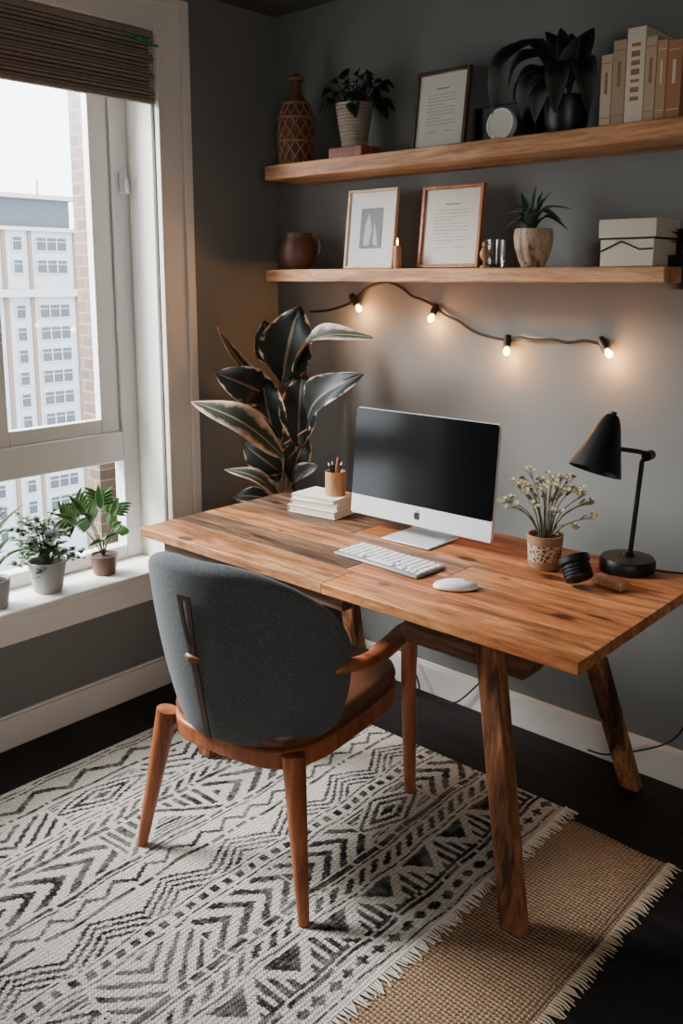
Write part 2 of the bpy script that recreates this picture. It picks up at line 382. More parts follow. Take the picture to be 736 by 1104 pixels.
# window
W = bpy.data.objects.new('window_1', None); C.objects.link(W); W['kind'] = 'structure'
bm = BM()
for lo, hi in (((0, WY1, .45), (.02, WY1+.135, 2.425)), ((0, WY0-.135, .45), (.02, WY0, 2.425)), ((0, WY0, WZ1), (.02, WY1, 2.425))): box(bm, lo, hi)
box(bm, (.02, WY1+.1, .45), (.034, WY1+.135, 2.425)); box(bm, (.02, WY0-.135, 2.4), (.034, WY1+.1, 2.425)); box(bm, (.02, WY1, .45), (.028, WY1+.018, 2.31))
build('window_casing', bm, 'white', W, bevel=.003)
bm = BM()
box(bm, (-.145, WY1-.012, .47), (0, WY1, WZ1)); box(bm, (-.145, WY0, .47), (0, WY0+.012, WZ1)); box(bm, (-.145, WY0+.012, WZ1-.012), (0, WY1-.012, WZ1))
build('window_jamb', bm, 'white', W, bevel=.002)
bm = BM(); box(bm, (-.2, WY0-.16, .445), (.055, WY1+.16, .47)); build('window_sill', bm, 'white', W, bevel=.006)
bm = BM(); box(bm, (0, WY0-.12, .35), (.022, WY1+.12, .444)); build('window_apron', bm, 'white', W, bevel=.004)
bm = BM()
X0, X1 = -.205, -.145
def bar(y0, y1, z0, z1, a=X0, b_=X1): box(bm, (a, y0, z0), (b_, y1, z1))
bar(-.655, WY1, .47, 2.31); bar(WY0, WY0+.08, .47, 2.31); bar(WY0+.08, -.655, .47, .52); bar(WY0+.08, -.655, 2.25, 2.31); bar(WY0+.08, -.655, .84, .95)
bar(-1.185, -1.125, .95, 2.25)
build('window_frame', bm, 'vinyl', W, bevel=.004)
for y0, y1 in ((-1.125, -.655), (-2.02, -1.185)):
    bm = BM()
    bar(y1-.078, y1, .95, 2.25, -.195, -.158); bar(y0, y0+.04, .95, 2.25, -.195, -.158); bar(y0+.04, y1-.078, .95, 1.0, -.195, -.158); bar(y0+.04, y1-.078, 2.2, 2.25, -.195, -.158)
    build('window_sash', bm, 'vinyl', W, bevel=.003)
    bm = BM(); box(bm, (-.18, y0+.04, 1.0), (-.176, y1-.078, 2.2)); build('window_pane', bm, 'glass', W, smooth=False)
bm = BM(); box(bm, (-.18, WY0+.08, .52), (-.176, -.655, .84)); build('window_pane', bm, 'glass', W, smooth=False)
bm = BM(); cbox(bm, (-.138, -.615, 1.83), (.014, .022, .07)); tube(bm, [(-.135,-.615,1.84), (-.115,-.615,1.84), (-.11,-.615,1.79)], .006)
build('window_latch', bm, 'vinyl', W)
# shade: pulled-up stack of thin slats
S = thing('roman_shade', 'brown-grey woven shade of thin slats pulled up under the window head', 'window blind', (-.004, -1.322, 2.09))
bm = BM()
for k in range(17):
    z = .006+.0114*k; x = .008*math.sin(k*1.3)
    cbox(bm, (x, 0, z), (.024, 1.486, .0075))
build('slat_stack', bm, 'shade', S, smooth=False)
bm = BM(); box(bm, (-.008, -.74, .0), (.002, .74, .2)); build('backing_cloth', bm, 'strap', S, smooth=False)
bm = BM(); box(bm, (-.02, -.744, .196), (.018, .744, .217)); build('headrail', bm, 'shade', S, bevel=.002)
bm = BM(); box(bm, (.0, -.744, -.014), (.018, .744, .001)); build('bottom_rail', bm, 'shade', S, bevel=.003)
bm = BM()
tube(bm, cr([at(130, 33, x=.034), at(150, 42, x=.036), at(170, 50, x=.034)]), .006, flat=.6)
cc = at(152, 41, x=.036); tube(bm, [cc+V((0,-.022,0)), cc+V((0,.022,-.004))], .011, flat=.6)
tag(build('shade_cord_clip', bm, 'green'), 'small green plastic clip on the window head casing', 'clip')
# outside
bm = BM(); box(bm, (-400, -250, -46), (-6, 350, -45)); struct('ground', bm, plain('city_ground', (150,150,150), .9))
def tower(label, X, y0, y1, ztop, cols, pent=None, brown=(), n=14, zf=6.0):
    T = thing('apartment_tower', label, 'building', (X, (y0+y1)/2, -45))
    yc = (y0+y1)/2
    bm = BM(); box(bm, (-18, y0-yc, 0), (0, y1-yc, ztop+45)); build('facade', bm, 'bldg', T, smooth=False)
    bm = BM(); box(bm, (-18.5, y0-yc-.5, ztop+45), (.6, y1-yc+.5, ztop+45.5)); build('roof_slab', bm, 'bldg', T, smooth=False)
    if pent:
        bm = BM(); box(bm, (-16, pent[0]-yc, ztop+45.5), (-1.5, pent[1]-yc, pent[2]+45)); build('penthouse', bm, 'bldgglass', T, smooth=False)
        bm = BM(); box(bm, (-17, pent[0]-yc-.8, pent[2]+45), (-.5, pent[1]-yc+.8, pent[2]+45.6)); build('penthouse_roof', bm, 'bldg', T, smooth=False)
        bm = BM(); tube(bm, [(-4, 0, pent[2]+45.6), (-4, 0, pent[2]+48)], .15); build('antenna', bm, 'concrete', T)
    for a_, b_ in brown:
        bm = BM(); box(bm, (0, a_-yc, 0), (.25, b_-yc, ztop+45)); build('brown_cladding_strip', bm, 'bldgbrown', T, smooth=False)
    bm = BM(); box(bm, (0, y0-yc, 44), (1.1, y1-yc, 45)); build('cornice', bm, 'bldg', T, smooth=False)
    for (a_, b_, np_) in cols:
        w_ = b_-a_; me = None
        for r_ in range(n):
            z = zf - 3.0*r_
            if abs(z+.5) < 1.5: continue
            if me is None:
                bm = BM(); box(bm, (0, -w_/2, -.85), (.06, w_/2, .85))
                o = build('window', bm, 'bldgglass', T, smooth=False); me = o.data
                bm2 = BM()
                for k in range(np_+1): yk = -w_/2+w_*k/np_; box(bm2, (.06, yk-.08, -.9), (.16, yk+.08, .9))
                box(bm2, (.06, -w_/2, -.95), (.2, w_/2, -.82)); box(bm2, (.06, -w_/2, .3), (.14, w_/2, .4))
                p = build('window_bars', bm2, 'bldg', o, smooth=False); me2 = p.data
            else:
                o = bpy.data.objects.new('window', me); C.objects.link(o); o.parent = T
                p = bpy.data.objects.new('window_bars', me2); C.objects.link(p); p.parent = o
            o.location = (0, (a_+b_)/2-yc, z+45)
tower('white high-rise apartment tower seen through the window, rows of grey windows', -110, 50, 78, 7.7,
      [(61, 65.6, 3), (68.2, 69.6, 1), (57.6, 59, 1), (52, 54.5, 2), (72.5, 76, 2)], pent=(53, 67.2, 12.0), brown=((56, 56.6), (59.8, 60.3), (66.6, 67.2)))
# ------------------------------------------------------------------ rugs
x0, x1, y0, y1 = .25, 1.515, -2.25, -.345
def hsh(a_, b_):
    return (np.sin(a_*127.1+b_*311.7)*43758.5453) % 1
def rugpattern(X, Y):
    s = X-x0; t = Y-y0
    q3 = .0056
    s = np.floor(s/q3)*q3; t = np.floor(t/q3)*q3
    val = np.ones_like(s)
    tri = lambda p, ph=0: np.abs((((t+ph)/p) % 1)-.5)*2
    L_, LL = (.010,'line'), (.02,'line')
    bands = [(.03,'plain'),L_,(.012,'plain'),L_,(.018,'plain'),(.11,'zigthin',.17),(.016,'plain'),LL,(.02,'plain'),(.17,'mix',.30,.0),(.02,'plain'),L_,(.012,'plain'),L_,(.014,'plain'),
      (.05,'hatch',.05),(.014,'plain'),LL,(.016,'plain'),(.21,'mix',.34,.3),(.016,'plain'),L_,(.012,'plain'),L_,(.016,'plain'),(.07,'zigthin',.09),(.014,'plain'),LL,(.012,'plain'),
      (.16,'mountain',.21),(.012,'plain'),L_,(.014,'plain'),(.035,'dash',.04),(.014,'plain'),L_,(.016,'plain'),(.19,'mix',.27,.7),(.014,'plain'),LL,(.012,'plain'),L_,(.014,'plain'),
      (.055,'hatch',.05),(.014,'plain'),L_,(.012,'plain'),(.15,'tris',.16),L_,(.012,'plain'),LL,(.014,'plain'),(.05,'dashd',.05),(.014,'plain'),L_,(.03,'plain')]
    tot = sum(b_[0] for b_ in bands); k = 1.265/tot
    p = 0
    for bi, b_ in enumerate(bands):
        w_ = b_[0]*k; msk = (s >= p) & (s < p+w_); q = (s-p)/w_
        ty = b_[1]
        if ty == 'line': v = (hsh(np.floor(t/.011), bi) < .12).astype(float)
        elif ty == 'plain': v = np.ones_like(s)
        elif ty == 'hatch': v = ((((t/b_[2])+q*1.0) % 1) > .5).astype(float)
        elif ty == 'dash': v = (((t/b_[2]) % 1) > .55).astype(float)
        elif ty == 'dashd': v = np.where((np.abs(q-.5)*2+tri(b_[2])) < .9, 0., 1.)
        elif ty == 'zigthin': v = np.where(np.abs(q-.15-tri(b_[2])*.7) < .15, 0., 1.)
        elif ty == 'mountain':
            d = q-.0-tri(b_[2])*.62; v = np.where((d > 0) & (((d*4.6) % 1) < .5) & (d < .85), 0., 1.)
        elif ty == 'tris':
            d = q-tri(b_[2]); v = np.where(np.abs(d) < .09, 1., np.where(d > 0, (((t/.028) % 1) > .58), np.where(d < -.3, 0., 1.)))
        elif ty == 'mix':
            c = np.floor(t/b_[2]+b_[3]); lt = (t/b_[2]+b_[3]) % 1; h = hsh(c, bi); tr = np.abs(lt-.5)*2
            dd = np.abs(q-.5)*2+tr
            m1 = np.where(dd < .26, 0, np.where((dd > .46) & (dd < .7), 0, np.where((dd > .9) & (dd < 1.08), 0, np.where((dd > 1.3) & (((q*9) % 1) < .48), 0, 1))))
            m2 = np.where(((lt*4+np.abs(q-.5)*2.4) % 1) < .44, 0, 1)
            m3 = np.where(((q*.9+tr*.9)*3.0 % 1) < .4, 0, 1)
            m4 = np.where((q < tr-.08) & (((lt*11) % 1) < .58), 0, np.where(np.abs(q-tr-.1) < .07, 0, np.where((q-tr > .4) & (((q*11) % 1) < .6), 0, 1)))
            v = np.where(h < .2, m1, np.where(h < .48, m2, np.where(h < .76, m3, m4))).astype(float)
            v = np.where(lt < .03, 1., v)
        val = np.where(msk, v, val); p += w_
    return val
def vnoise(X, Y, sc, seed):
    rng = np.random.default_rng(seed); G = rng.random((64, 64))
    u = X*sc+11; w = Y*sc+31; i = np.floor(u).astype(int); j = np.floor(w).astype(int); fu = u-i; fw = w-j
    fu = fu*fu*(3-2*fu); fw = fw*fw*(3-2*fw); i %= 63; j %= 63
    return (G[i,j]*(1-fu)+G[i+1,j]*fu)*(1-fw)+(G[i,j+1]*(1-fu)+G[i+1,j+1]*fu)*fw
def make_rug():
    R = thing('area_rug', 'large cream and charcoal geometric woven rug under the chair', 'rug', ((x0+x1)/2, (y0+y1)/2, 0))
    cx, cy = (x0+x1)/2, (y0+y1)/2
    st = .003; nx = int((x1-x0)/st)+1; ny = int((y1-y0)/st)+1
    gx = np.linspace(x0, x1, nx); gy = np.linspace(y0, y1, ny)
    X, Y = np.meshgrid(gx, gy)
    wx = X + .005*np.sin(Y*9) + .003*np.sin(Y*31+X*9); wy = Y + .008*np.sin(X*7) + .004*np.sin(X*23)
    wx = wx + .006*(vnoise(X, Y, 18, 9)-.5); wy = wy + .010*(vnoise(X, Y, 15, 12)-.5)
    val = rugpattern(wx, wy)
    rng = np.random.default_rng(2)
    Z = .0085 + .0012*np.sin(X*5+Y*3) + rng.normal(0, .0003, X.shape)
    Z[0,:] = .001; Z[-1,:] = .001; Z[:,0] = .001; Z[:,-1] = .0075
    co = np.stack([X-cx, Y-cy, Z], -1).reshape(-1, 3).astype(np.float32)
    idx = np.arange(nx*ny).reshape(ny, nx)
    fc = np.stack([idx[:-1,:-1], idx[:-1,1:], idx[1:,1:], idx[1:,:-1]], -1).reshape(-1, 4).astype(np.int32)
    me = bpy.data.meshes.new('woven_field')
    me.vertices.add(len(co)); me.vertices.foreach_set('co', co.ravel())
    me.loops.add(fc.size); me.loops.foreach_set('vertex_index', fc.ravel())
    me.polygons.add(len(fc)); me.polygons.foreach_set('loop_start', np.arange(0, fc.size, 4, dtype=np.int32)); 
    me.update(calc_edges=True)
    cream = np.array(lin((226,217,203))[:3]); blk = np.array(lin((42,41,43))[:3])
    nz = rng.random(X.shape)
    wear = np.clip((vnoise(X, Y, 14, 5)*.6+vnoise(X, Y, 60, 6)*.6+vnoise(X, Y, 150, 8)*.3)-.55, 0, .5)
    v = val + (1-val)*wear*.5
    flip = rng.random(X.shape) < .08
    v = np.where(flip, v*.55+.22, v)
    col = blk + (cream-blk)*v[...,None]; col = col*(.78+.3*nz[...,None])
    ca = me.color_attributes.new('Col', 'FLOAT_COLOR', 'POINT')
    rgba = np.concatenate([col, np.ones(X.shape+(1,))], -1).astype(np.float32)
    ca.data.foreach_set('color', rgba.ravel())
    me.materials.append(M['rug'])
    o = bpy.data.objects.new('woven_field', me); C.objects.link(o); o.parent = R
    bm = BM(); y = y0+.004
    while y < y1:
        L = .024+random.random()*.018; dy = random.uniform(-.012, .012)
        tube(bm, [(x1-cx-.004, y-cy, .010), (x1-cx+L*.5, y-cy+dy*.3, .011), (x1-cx+L, y-cy+dy, .0085)], [.0024, .002, .0014], n=5)
        y += .0075
    f = build('fringe', bm, 'cream', R); f['kind'] = 'stuff'
    bm = BM()
    tube(bm, [(x1-cx, y0-cy, .0095), (x1-cx, y1-cy, .0095)], .004, n=6); build('edge_binding', bm, 'cream', R)
make_rug()
J = thing('jute_rug', 'plain tan jute rug lying under the patterned rug, right of it', 'rug', (1.5, -1.35, 0))
bm = BM()
nx, ny = 12, 40
vv = [[bm.verts.new((-.42+.75*i/nx, -.95+1.92*j/ny + .006*math.sin(i), .0055 if 0 < i < nx and 0 < j < ny else .0005)) for i in range(nx+1)] for j in range(ny+1)]
for j in range(ny):
    for i in range(nx): bm.faces.new((vv[j][i], vv[j][i+1], vv[j+1][i+1], vv[j+1][i]))
build('jute_field', bm, 'jute', J)
bm = BM(); y = -.95
while y < .965:
    L = .022+random.random()*.014; dy = random.uniform(-.01, .01)
    tube(bm, [(.325, y, .005), (.33+L*.5, y+dy*.3, .006), (.33+L, y+dy, .002)], [.003, .0024, .0015], n=5); y += .0085
f = build('fringe', bm, 'fringe_tan', J); f['kind'] = 'stuff'
# ------------------------------------------------------------------ desk
DX0, DX1, DY0, DY1, DZ = .37, 1.83, -.955, -.275, .75
TB = .722
D = thing('desk', 'long reclaimed wood plank desk on splayed trestle legs', 'desk', (1.1, -.615, 0))
bm = BM(); random.seed(11)
rows = [(.0, .13), (.13, .25), (.25, .385), (.385, .51), (.51, .60), (.60, .68)]
mats = []
for i, (a_, b_) in enumerate(rows):
    seams = [0, [.52, .50, .66, .36, .5, .52][i]*1.46, 1.46]
    for j in range(2):
        mats.append([[1,0],[2,3],[1,0],[2,0],[2,3],[2,1]][i][j])
        dz = random.uniform(-.0006, .0006)
        box(bm, (DX0-1.1+seams[j]+.0005, DY0+.615+a_+.0005, TB), (DX0-1.1+seams[j+1]-.0005, DY0+.615+b_-.0005, DZ+dz-.0008))
o = build('tabletop', bm, 'desk', D, bevel=.0015)
for k in ('desk2', 'desk3', 'desk4'): o.data.materials.append(M[k])
for p in o.data.polygons: p.material_index = mats[p.index//6]
def dl(p): return (p[0]-1.1, p[1]+.615, p[2])
for A, B in (((1.52, -.80, TB-.001), (1.655, -.86, .0065)), ((1.50, -.36, TB-.001), (1.60, -.105, 0)), ((.64, -.80, TB-.001), (.525, -.84, .0105)), ((.64, -.36, TB-.001), (.55, -.12, 0))):
    bm = BM(); post(bm, dl(B), dl(A), (.056, .044), (.056, .048)); build('leg', bm, 'deskleg', D, bevel=.004)
for x in (1.44, .70):
    bm = BM(); box(bm, dl((x-.05, -.88, .668)), dl((x+.05, -.3, TB-.001))); build('cross_rail', bm, 'beam', D, bevel=.004)
bm = BM()
vs = box(bm, dl((1.25, -.775, .575)), dl((1.65, -.685, .667)))
for v in vs:
    if v.co.x > .4 and v.co.z < .6: v.co.x -= .045
build('under_beam', bm, 'beam', D, bevel=.006)
bm = BM(); box(bm, dl((.46, -.935, .682)), dl((1.185, -.895, TB-.001))); build('apron', bm, 'beam', D, bevel=.003)
# ------------------------------------------------------------------ chair
H = thing('armchair', 'grey felt shell-back armchair with orange wooden legs, at the desk', 'chair', (.985, -.985, 0.0105), (0, 0, math.radians(8)))
def outl(ax, ay, cy, e=.55, n=40):
    return [(ax*math.copysign(abs(math.cos(2*PI*k/n))**e, math.cos(2*PI*k/n)), cy+ay*math.copysign(abs(math.sin(2*PI*k/n))**e, math.sin(2*PI*k/n))) for k in range(n)]
bm = BM(); slab(bm, outl(.232, .29, .07), .335, .383); build('seat_frame', bm, 'chairwood', H, bevel=.006)
bm = BM()
lvl = [(.0, .384), (.0, .388), (.010, .405), (.005, .422), (-.012, .432), (-.06, .436)]
rings = []
for off, z in lvl: rings.append([bm.verts.new((p[0], p[1], z)) for p in outl(.220+off, .28+off, .07)])
for a_, b_ in zip(rings, rings[1:]):
    for k in range(40): bm.faces.new((a_[k], a_[(k+1)%40], b_[(k+1)%40], b_[k]))
bm.faces.new(rings[0][::-1]); bm.faces.new(rings[-1])
build('seat', bm, 'leather', H, angle=60)
def shr(z):
    k = max(0, (z-.38)/.46); return .243 + .082*k**.9
PM = math.radians(79)
def topz(p):
    k = max(0, min(1, (abs(p)-math.radians(12))/(PM-math.radians(12)))); return .852 - .185*k**1.9
def shell_pt(p, z, off=0):
    r = shr(z)+off
    return V((r*math.sin(p)*1.0, -r*math.cos(p)*.97, z))
bm = BM(); NP = 64; rings = []
for i in range(NP+1):
    p = -PM+2*PM*i/NP
    e = min(1, (PM-abs(p))/math.radians(12)); e = math.sqrt(max(0, 1-(1-e)**2)); th = .062*(.2+.8*e)
    zt = topz(p)-.04*(1-e); zb = .375+.04*(1-e) + .04*max(0, (abs(p)/PM)-.4)
    rt = .028
    N1 = 12
    loop = []
    for k in range(N1+1):
        z = zb+.02+(zt-rt-zb-.02)*k/N1; bulge = .008*math.sin(PI*k/N1); loop.append((z, bulge))
    for a_ in (20, 40, 60, 80, 100, 120, 140, 160): loop.append((zt-rt+rt*math.sin(math.radians(a_)), -th/2+th/2*math.cos(math.radians(a_))))
    for k in range(N1+1):
        z = zt-rt-(zt-rt-zb-.02)*k/N1; loop.append((z, -th-.008*math.sin(PI*k/N1)))
    for a_ in (210, 240, 270, 300, 330): loop.append((zb+.02+.02*math.sin(math.radians(a_)), -th/2+th/2*math.cos(math.radians(a_))))
    rings.append([bm.verts.new(shell_pt(p, z, o_)) for z, o_ in loop])
n = len(rings[0])
for a_, b_ in zip(rings, rings[1:]):
    for k in range(n): bm.faces.new((a_[k], a_[(k+1)%n], b_[(k+1)%n], b_[k]))
bm.faces.new(rings[0]); bm.faces.new(rings[-1][::-1])
build('backrest', bm, 'tweed', H, angle=80)
SA = -1.5
def ribbon(bm, a0, a1, z0, z1, wdeg, off, N=14, sway=0):
    """flat leather strip lying on the outside of the shell"""
    rows = []
    for i in range(N+1):
        f = i/N; a_ = a0+(a1-a0)*f+sway*math.sin(f*PI); z = z0+(z1-z0)*f
        rows.append([bm.verts.new(shell_pt(math.radians(a_+s*wdeg), z, o_)) for s, o_ in ((-1, off-.004), (-1, off), (1, off), (1, off-.004))])
    for r0, r1 in zip(rows, rows[1:]):
        for k in range(4): bm.faces.new((r0[k], r0[(k+1)%4], r1[(k+1)%4], r1[k]))
    bm.faces.new(rows[0][::-1]); bm.faces.new(rows[-1])
bm = BM()
ribbon(bm, SA-2.4, SA-.6, .77, .62, 1.0, .0135, sway=-.5); ribbon(bm, SA+2.4, SA+.6, .77, .62, 1.0, .0135, sway=.5)
ribbon(bm, SA, SA, .775, .762, 3.4, .014, N=2)
ribbon(bm, SA, SA+.6, .63, .395, 1.9, .0135, sway=.5)
st = build('strap', bm, 'strap', H)
bm = BM()
tube(bm, [shell_pt(math.radians(SA-4.0), .614, .013), shell_pt(math.radians(SA-2), .615, .018), shell_pt(math.radians(SA), .614, .021), shell_pt(math.radians(SA+2), .613, .018), shell_pt(math.radians(SA+4.0), .612, .013)], [.007,.010,.011,.010,.007], n=8, flat=.6, up0=(0,-1,0))
build('buckle', bm, 'brass', st)
def wleg(A, B, ra, rb, mid=None):
    bm = BM(); pts = cr([A, mid, B], 5) if mid else [A, B]
    tube(bm, pts, [ra, rb], n=14); return bm
for sx in (-1, 1):
    build('leg', wleg((sx*.205, -.185, .384), (sx*.268, -.235, 0), .029, .0135), 'chairwood', H)
    build('leg', wleg((sx*.214, .345, .525), (sx*.20, .385, 0), .025, .017, (sx*.222, .33, .34)), 'chairwood', H)
    bm = BM()
    tube(bm, cr([shell_pt(sx*math.radians(68), .575, -.02), (sx*.298, -.03, .583), (sx*.288, .10, .572), (sx*.246, .26, .550), (sx*.214, .368, .526)], 6), [.024]*10+[.03]*10+[.027]*5, n=12, flat=.62)
    build('armrest', bm, 'chairwood', H)
# ------------------------------------------------------------------ shelves
def shelf(label, x0_, x1_, z0, z1):
    bm = BM(); box(bm, (x0_, -.225, z0), (x1_, 0, z1)); o = build('wall_shelf', bm, 'shelf', None, loc=(0,0,0), bevel=.004)
    return tag(o, label, 'shelf')
shelf('upper thick wooden floating shelf holding the row of books', .17, 2.1, 1.845, 1.895)
shelf('lower wooden floating shelf just above the string lights', .17, 1.655, 1.487, 1.53)
ZU, ZL = 1.895, 1.53
def frame(label, uL, uR, vB, uT, vT, yb, z, mat, border, kind, tilt=.1, rz=0.0, dep=.016):
    a_ = at(uL, vB, y=yb); b_ = at(uR, vB, y=yb); top = at(uT, vT, y=yb+.02)
    w_ = b_.x-a_.x; h_ = top.z-z
    T = thing('picture_frame', label, 'picture frame', ((a_.x+b_.x)/2, yb, z+.001), (-tilt, 0, rz))
    bm = BM()
    box(bm, (-w_/2, -dep, 0), (-w_/2+border, 0, h_)); box(bm, (w_/2-border, -dep, 0), (w_/2, 0, h_))
    box(bm, (-w_/2+border, -dep, 0), (w_/2-border, 0, border)); box(bm, (-w_/2+border, -dep, h_-border), (w_/2-border, 0, h_))
    build('frame_molding', bm, mat, T, bevel=.002)
    bm = BM(); box(bm, (-w_/2+border*.8, -.008, border*.8), (w_/2-border*.8, -.002, h_-border*.8)); build('mount', bm, 'mat' if kind != 'doc' else 'paper', T)
    iw, ih = w_-2*border, h_-2*border
    if kind == 'photo':
        bm = BM(); box(bm, (-iw*.24, -.0095, border+ih*.24), (iw*.24, -.0082, border+ih*.78)); p = build('photograph', bm, 'photo', T)
        bm = BM()
        for pts in ([(-.14,.28), (-.02,.28), (.02,.5), (-.05,.72), (-.12,.55)], [(.05,.3), (.15,.26), (.12,.45), (.06,.6)]):
            bm.faces.new([bm.verts.new((q_[0]*iw*1.1, -.0100, border+ih*q_[1])) for q_ in pts])
        build('pale_shapes', bm, 'photo2', p, smooth=False)
    else:
        bm = BM(); random.seed(int(uL))
        zz = border+ih*.8; cbox(bm, (0, -.0085, zz), (iw*.26, .0008, .004)); zz -= .018
        for k in range(10):
            x = -iw*.3
            end = iw*(.3 if k % 4 != 3 else .0)
            while x < end:
                L = random.uniform(.006, .018); L = min(L, end-x)
                box(bm, (x, -.0089, zz-.0008), (x+L, -.0081, zz+.0008)); x += L+.003
            zz -= ih*.045
        cbox(bm, (-iw*.18, -.0085, zz-.012), (iw*.2, .0008, .0016)); cbox(bm, (iw*.18, -.0085, zz-.012), (iw*.18, .0008, .0016))
        build('printed_text', bm, 'ink', T, smooth=False)
    return T
frame('dark brown framed printed document leaning on the upper shelf', 445, 502, 157, 450, 80, -.1, ZU, 'blackwood', .012, 'doc', .13)
frame('pale framed dark photograph with wide white mount', 373, 425, 289, 380, 206, -.1, ZL, 'palewood', .009, 'photo', .11)
frame('copper-brown framed certificate leaning on the lower shelf', 452, 517, 288, 460, 202, -.1, ZL, 'copperwood', .012, 'doc', .11)
# --- wicker vase
p = at(322, 165, y=-.12)
T = thing('wicker_vase', 'tall brown lattice-patterned bottle vase at the left end of the upper shelf', 'vase', (p.x, -.13, ZU))
prof = [(.058, 0), (.062, .01), (.065, .12), (.062, .17), (.050, .205), (.032, .235), (.020, .255), (.018, .285), (.021, .30), (.012, .318)]
def rad(z):
    for (r0, z0), (r1, z1) in zip(prof, prof[1:]):
        if z0 <= z <= z1: return r0+(r1-r0)*(z-z0)/(z1-z0)
    return .02
bm = BM(); lathe(bm, [(0, 0)]+[(r-.003, z) for r, z in prof]+[(.005, .31), (0, .31)]); build('body', bm, 'wickerdark', T)
bm = BM()
for k in range(11):
    for s in (-1, 1):
        tube(bm, [(rad(z)*math.cos(k*PI/5.5+s*z*10), rad(z)*math.sin(k*PI/5.5+s*z*10), z) for z in [.01*i for i in range(22)]], .0034, n=5)
build('lattice', bm, 'wicker', T)
for z in (.006, .085, .165, .215, .30):
    bm = BM()
    tube(bm, [((rad(z)+.002)*math.cos(a_*PI/12), (rad(z)+.002)*math.sin(a_*PI/12), z) for a_ in range(25)], .005, n=6)
    build('hoop', bm, 'wicker', T)
# --- wooden block + pot plant on it
yb = -.11; p = at(379, 160, y=yb)
bm = BM(); cbox(bm, (0, 0, .0225), (.15, .1, .045)); tag(build('wooden_block', bm, 'copperwood', None, loc=(p.x+.012, yb, ZU), bevel=.004), 'small brown wooden block under the upper shelf pot', 'wooden block')
def pot(T, prof, mat, soilr, soilz, name='pot'):
    bm = BM(); lathe(bm, prof); build(name, bm, mat, T)
    bm = BM(); lathe(bm, [(soilr, soilz-.01), (soilr, soilz), (0, soilz+.004)], n=24); build('soil', bm, 'soil', T)
T = thing('potted_plant', 'dark leafy plant in ribbed pale clay pot standing on wooden block', 'potted plant', (p.x+.012, yb, ZU+.0455))
pr = [(0,0), (.042,0)]
for k in range(12):
    z = .01+.125*k/12; pr += [(.044+.02*k/12+.002, z+.003), (.044+.02*k/12-.001, z+.009)]
pr += [(.066,.14), (.058,.14), (.055,.12), (0,.12)]
pot(T, pr, 'palepot', .055, .125)
bm = BM(); bs = BM(); random.seed(4)
for k in range(56):
    a_ = random.random()*2*PI; r = random.uniform(.05, .15); z = random.uniform(.12, .25)-.75*max(0, r-.08)
    if math.cos(a_)*r < -.10: continue
    E = V((r*math.cos(a_), max(-.12, min(r*math.sin(a_)*.8, .09)), z)); hub = E*.62+V((0,0,.075))
    tube(bs, cr([(0,0,.12), hub*.6+V((0,0,.04)), hub], 3), .0014, n=4)
    leaf(bm, hub, E, random.uniform(.03, .048), bend=.2, droop=.2, n=(random.uniform(-.4,.4), -.7, .8))
build('leaves', bm, 'leafdark', T); build('stems', bs, 'leafdark', T)
# --- dark box behind the disc
a_ = at(514, 120, y=-.05); b_ = at(580, 120, y=-.05)
bm = BM(); box(bm, (a_.x, -.058, ZU+.0005), (b_.x, -.012, ZU+.125)); tag(build('black_box', bm, 'black', None, bevel=.003), 'plain black rectangular box standing behind the round white disc', 'box')
# --- white disc
p = at(540, 140, y=-.12)
T = thing('disc_ornament', 'small round white disc on feet under the drooping dark leaves', 'ornament', (p.x, -.12, ZU), (-.06,0,0))
rx = Matrix.Rotation(PI/2, 4, 'X')
bm = BM(); lathe(bm, [(0,-.012), (.045,-.012), (.048,0), (.046,.013), (.042,.013), (.042,.009), (0,.009)], mtx=Matrix.Translation((0,0,.055)) @ rx); build('rim', bm, 'keyw', T)
bm = BM(); lathe(bm, [(0,.0), (.041,.0), (.041,.0008), (0,.0008)], mtx=Matrix.Translation((0,-.0095,.055)) @ rx); build('face_plate', bm, 'paper', T)
for s in (-1, 1):
    bm = BM(); post(bm, (s*.025,0,0), (s*.018,0,.02), (.01,.03)); build('foot', bm, 'keyw', T)
# --- dark drooping plant
P0 = at(610, 137, y=-.12); P0.z = ZU
T = thing('potted_plant', 'large dark plant with long arching leaves in black pot', 'potted plant', P0)
pot(T, [(0,0), (.045,0), (.058,.03), (.064,.09), (.062,.105), (.055,.105), (.053,.09), (0,.09)], 'black', .053, .095)
bm = BM()
def q(u, v, y): return at(u, v, y=y)-P0
XM = at(643, 100, y=-.2).x-P0.x
for (u1, v1, ya), (u2, v2, yb_), w_, bd in [((603,85,-.12),(558,44,-.14),.055,.22), ((584,42,-.14),(531,124,-.2),.055,.38), ((604,84,-.12),(576,132,-.2),.075,.45), ((612,90,-.12),(604,30,-.12),.06,.1),
        ((615,90,-.12),(640,30,-.06),.07,.12), ((608,92,-.12),(576,50,-.1),.065,.15), ((600,84,-.12),(554,110,-.12),.065,.4), ((610,95,-.12),(626,38,-.16),.075,.1),
        ((616,70,-.12),(634,124,-.19),.07,.45), ((604,95,-.12),(568,78,-.16),.065,.2), ((610,80,-.12),(588,34,-.1),.05,.12),
        ((612,80,-.1),(616,36,-.06),.06,.1), ((602,78,-.14),(562,128,-.19),.065,.42), ((615,85,-.14),(632,74,-.18),.07,.25), ((608,66,-.14),(598,122,-.2),.07,.45), ((596,60,-.14),(548,96,-.17),.06,.35)]:
    leaf(bm, q(u1,v1,ya), q(u2,v2,yb_), w_, n=(.3,-.6,.8), bend=bd, fold=.25, seg=12, xmax=XM if yb_ < -.1 else None)
build('leaves', bm, 'leafdark', T)
bm = BM()
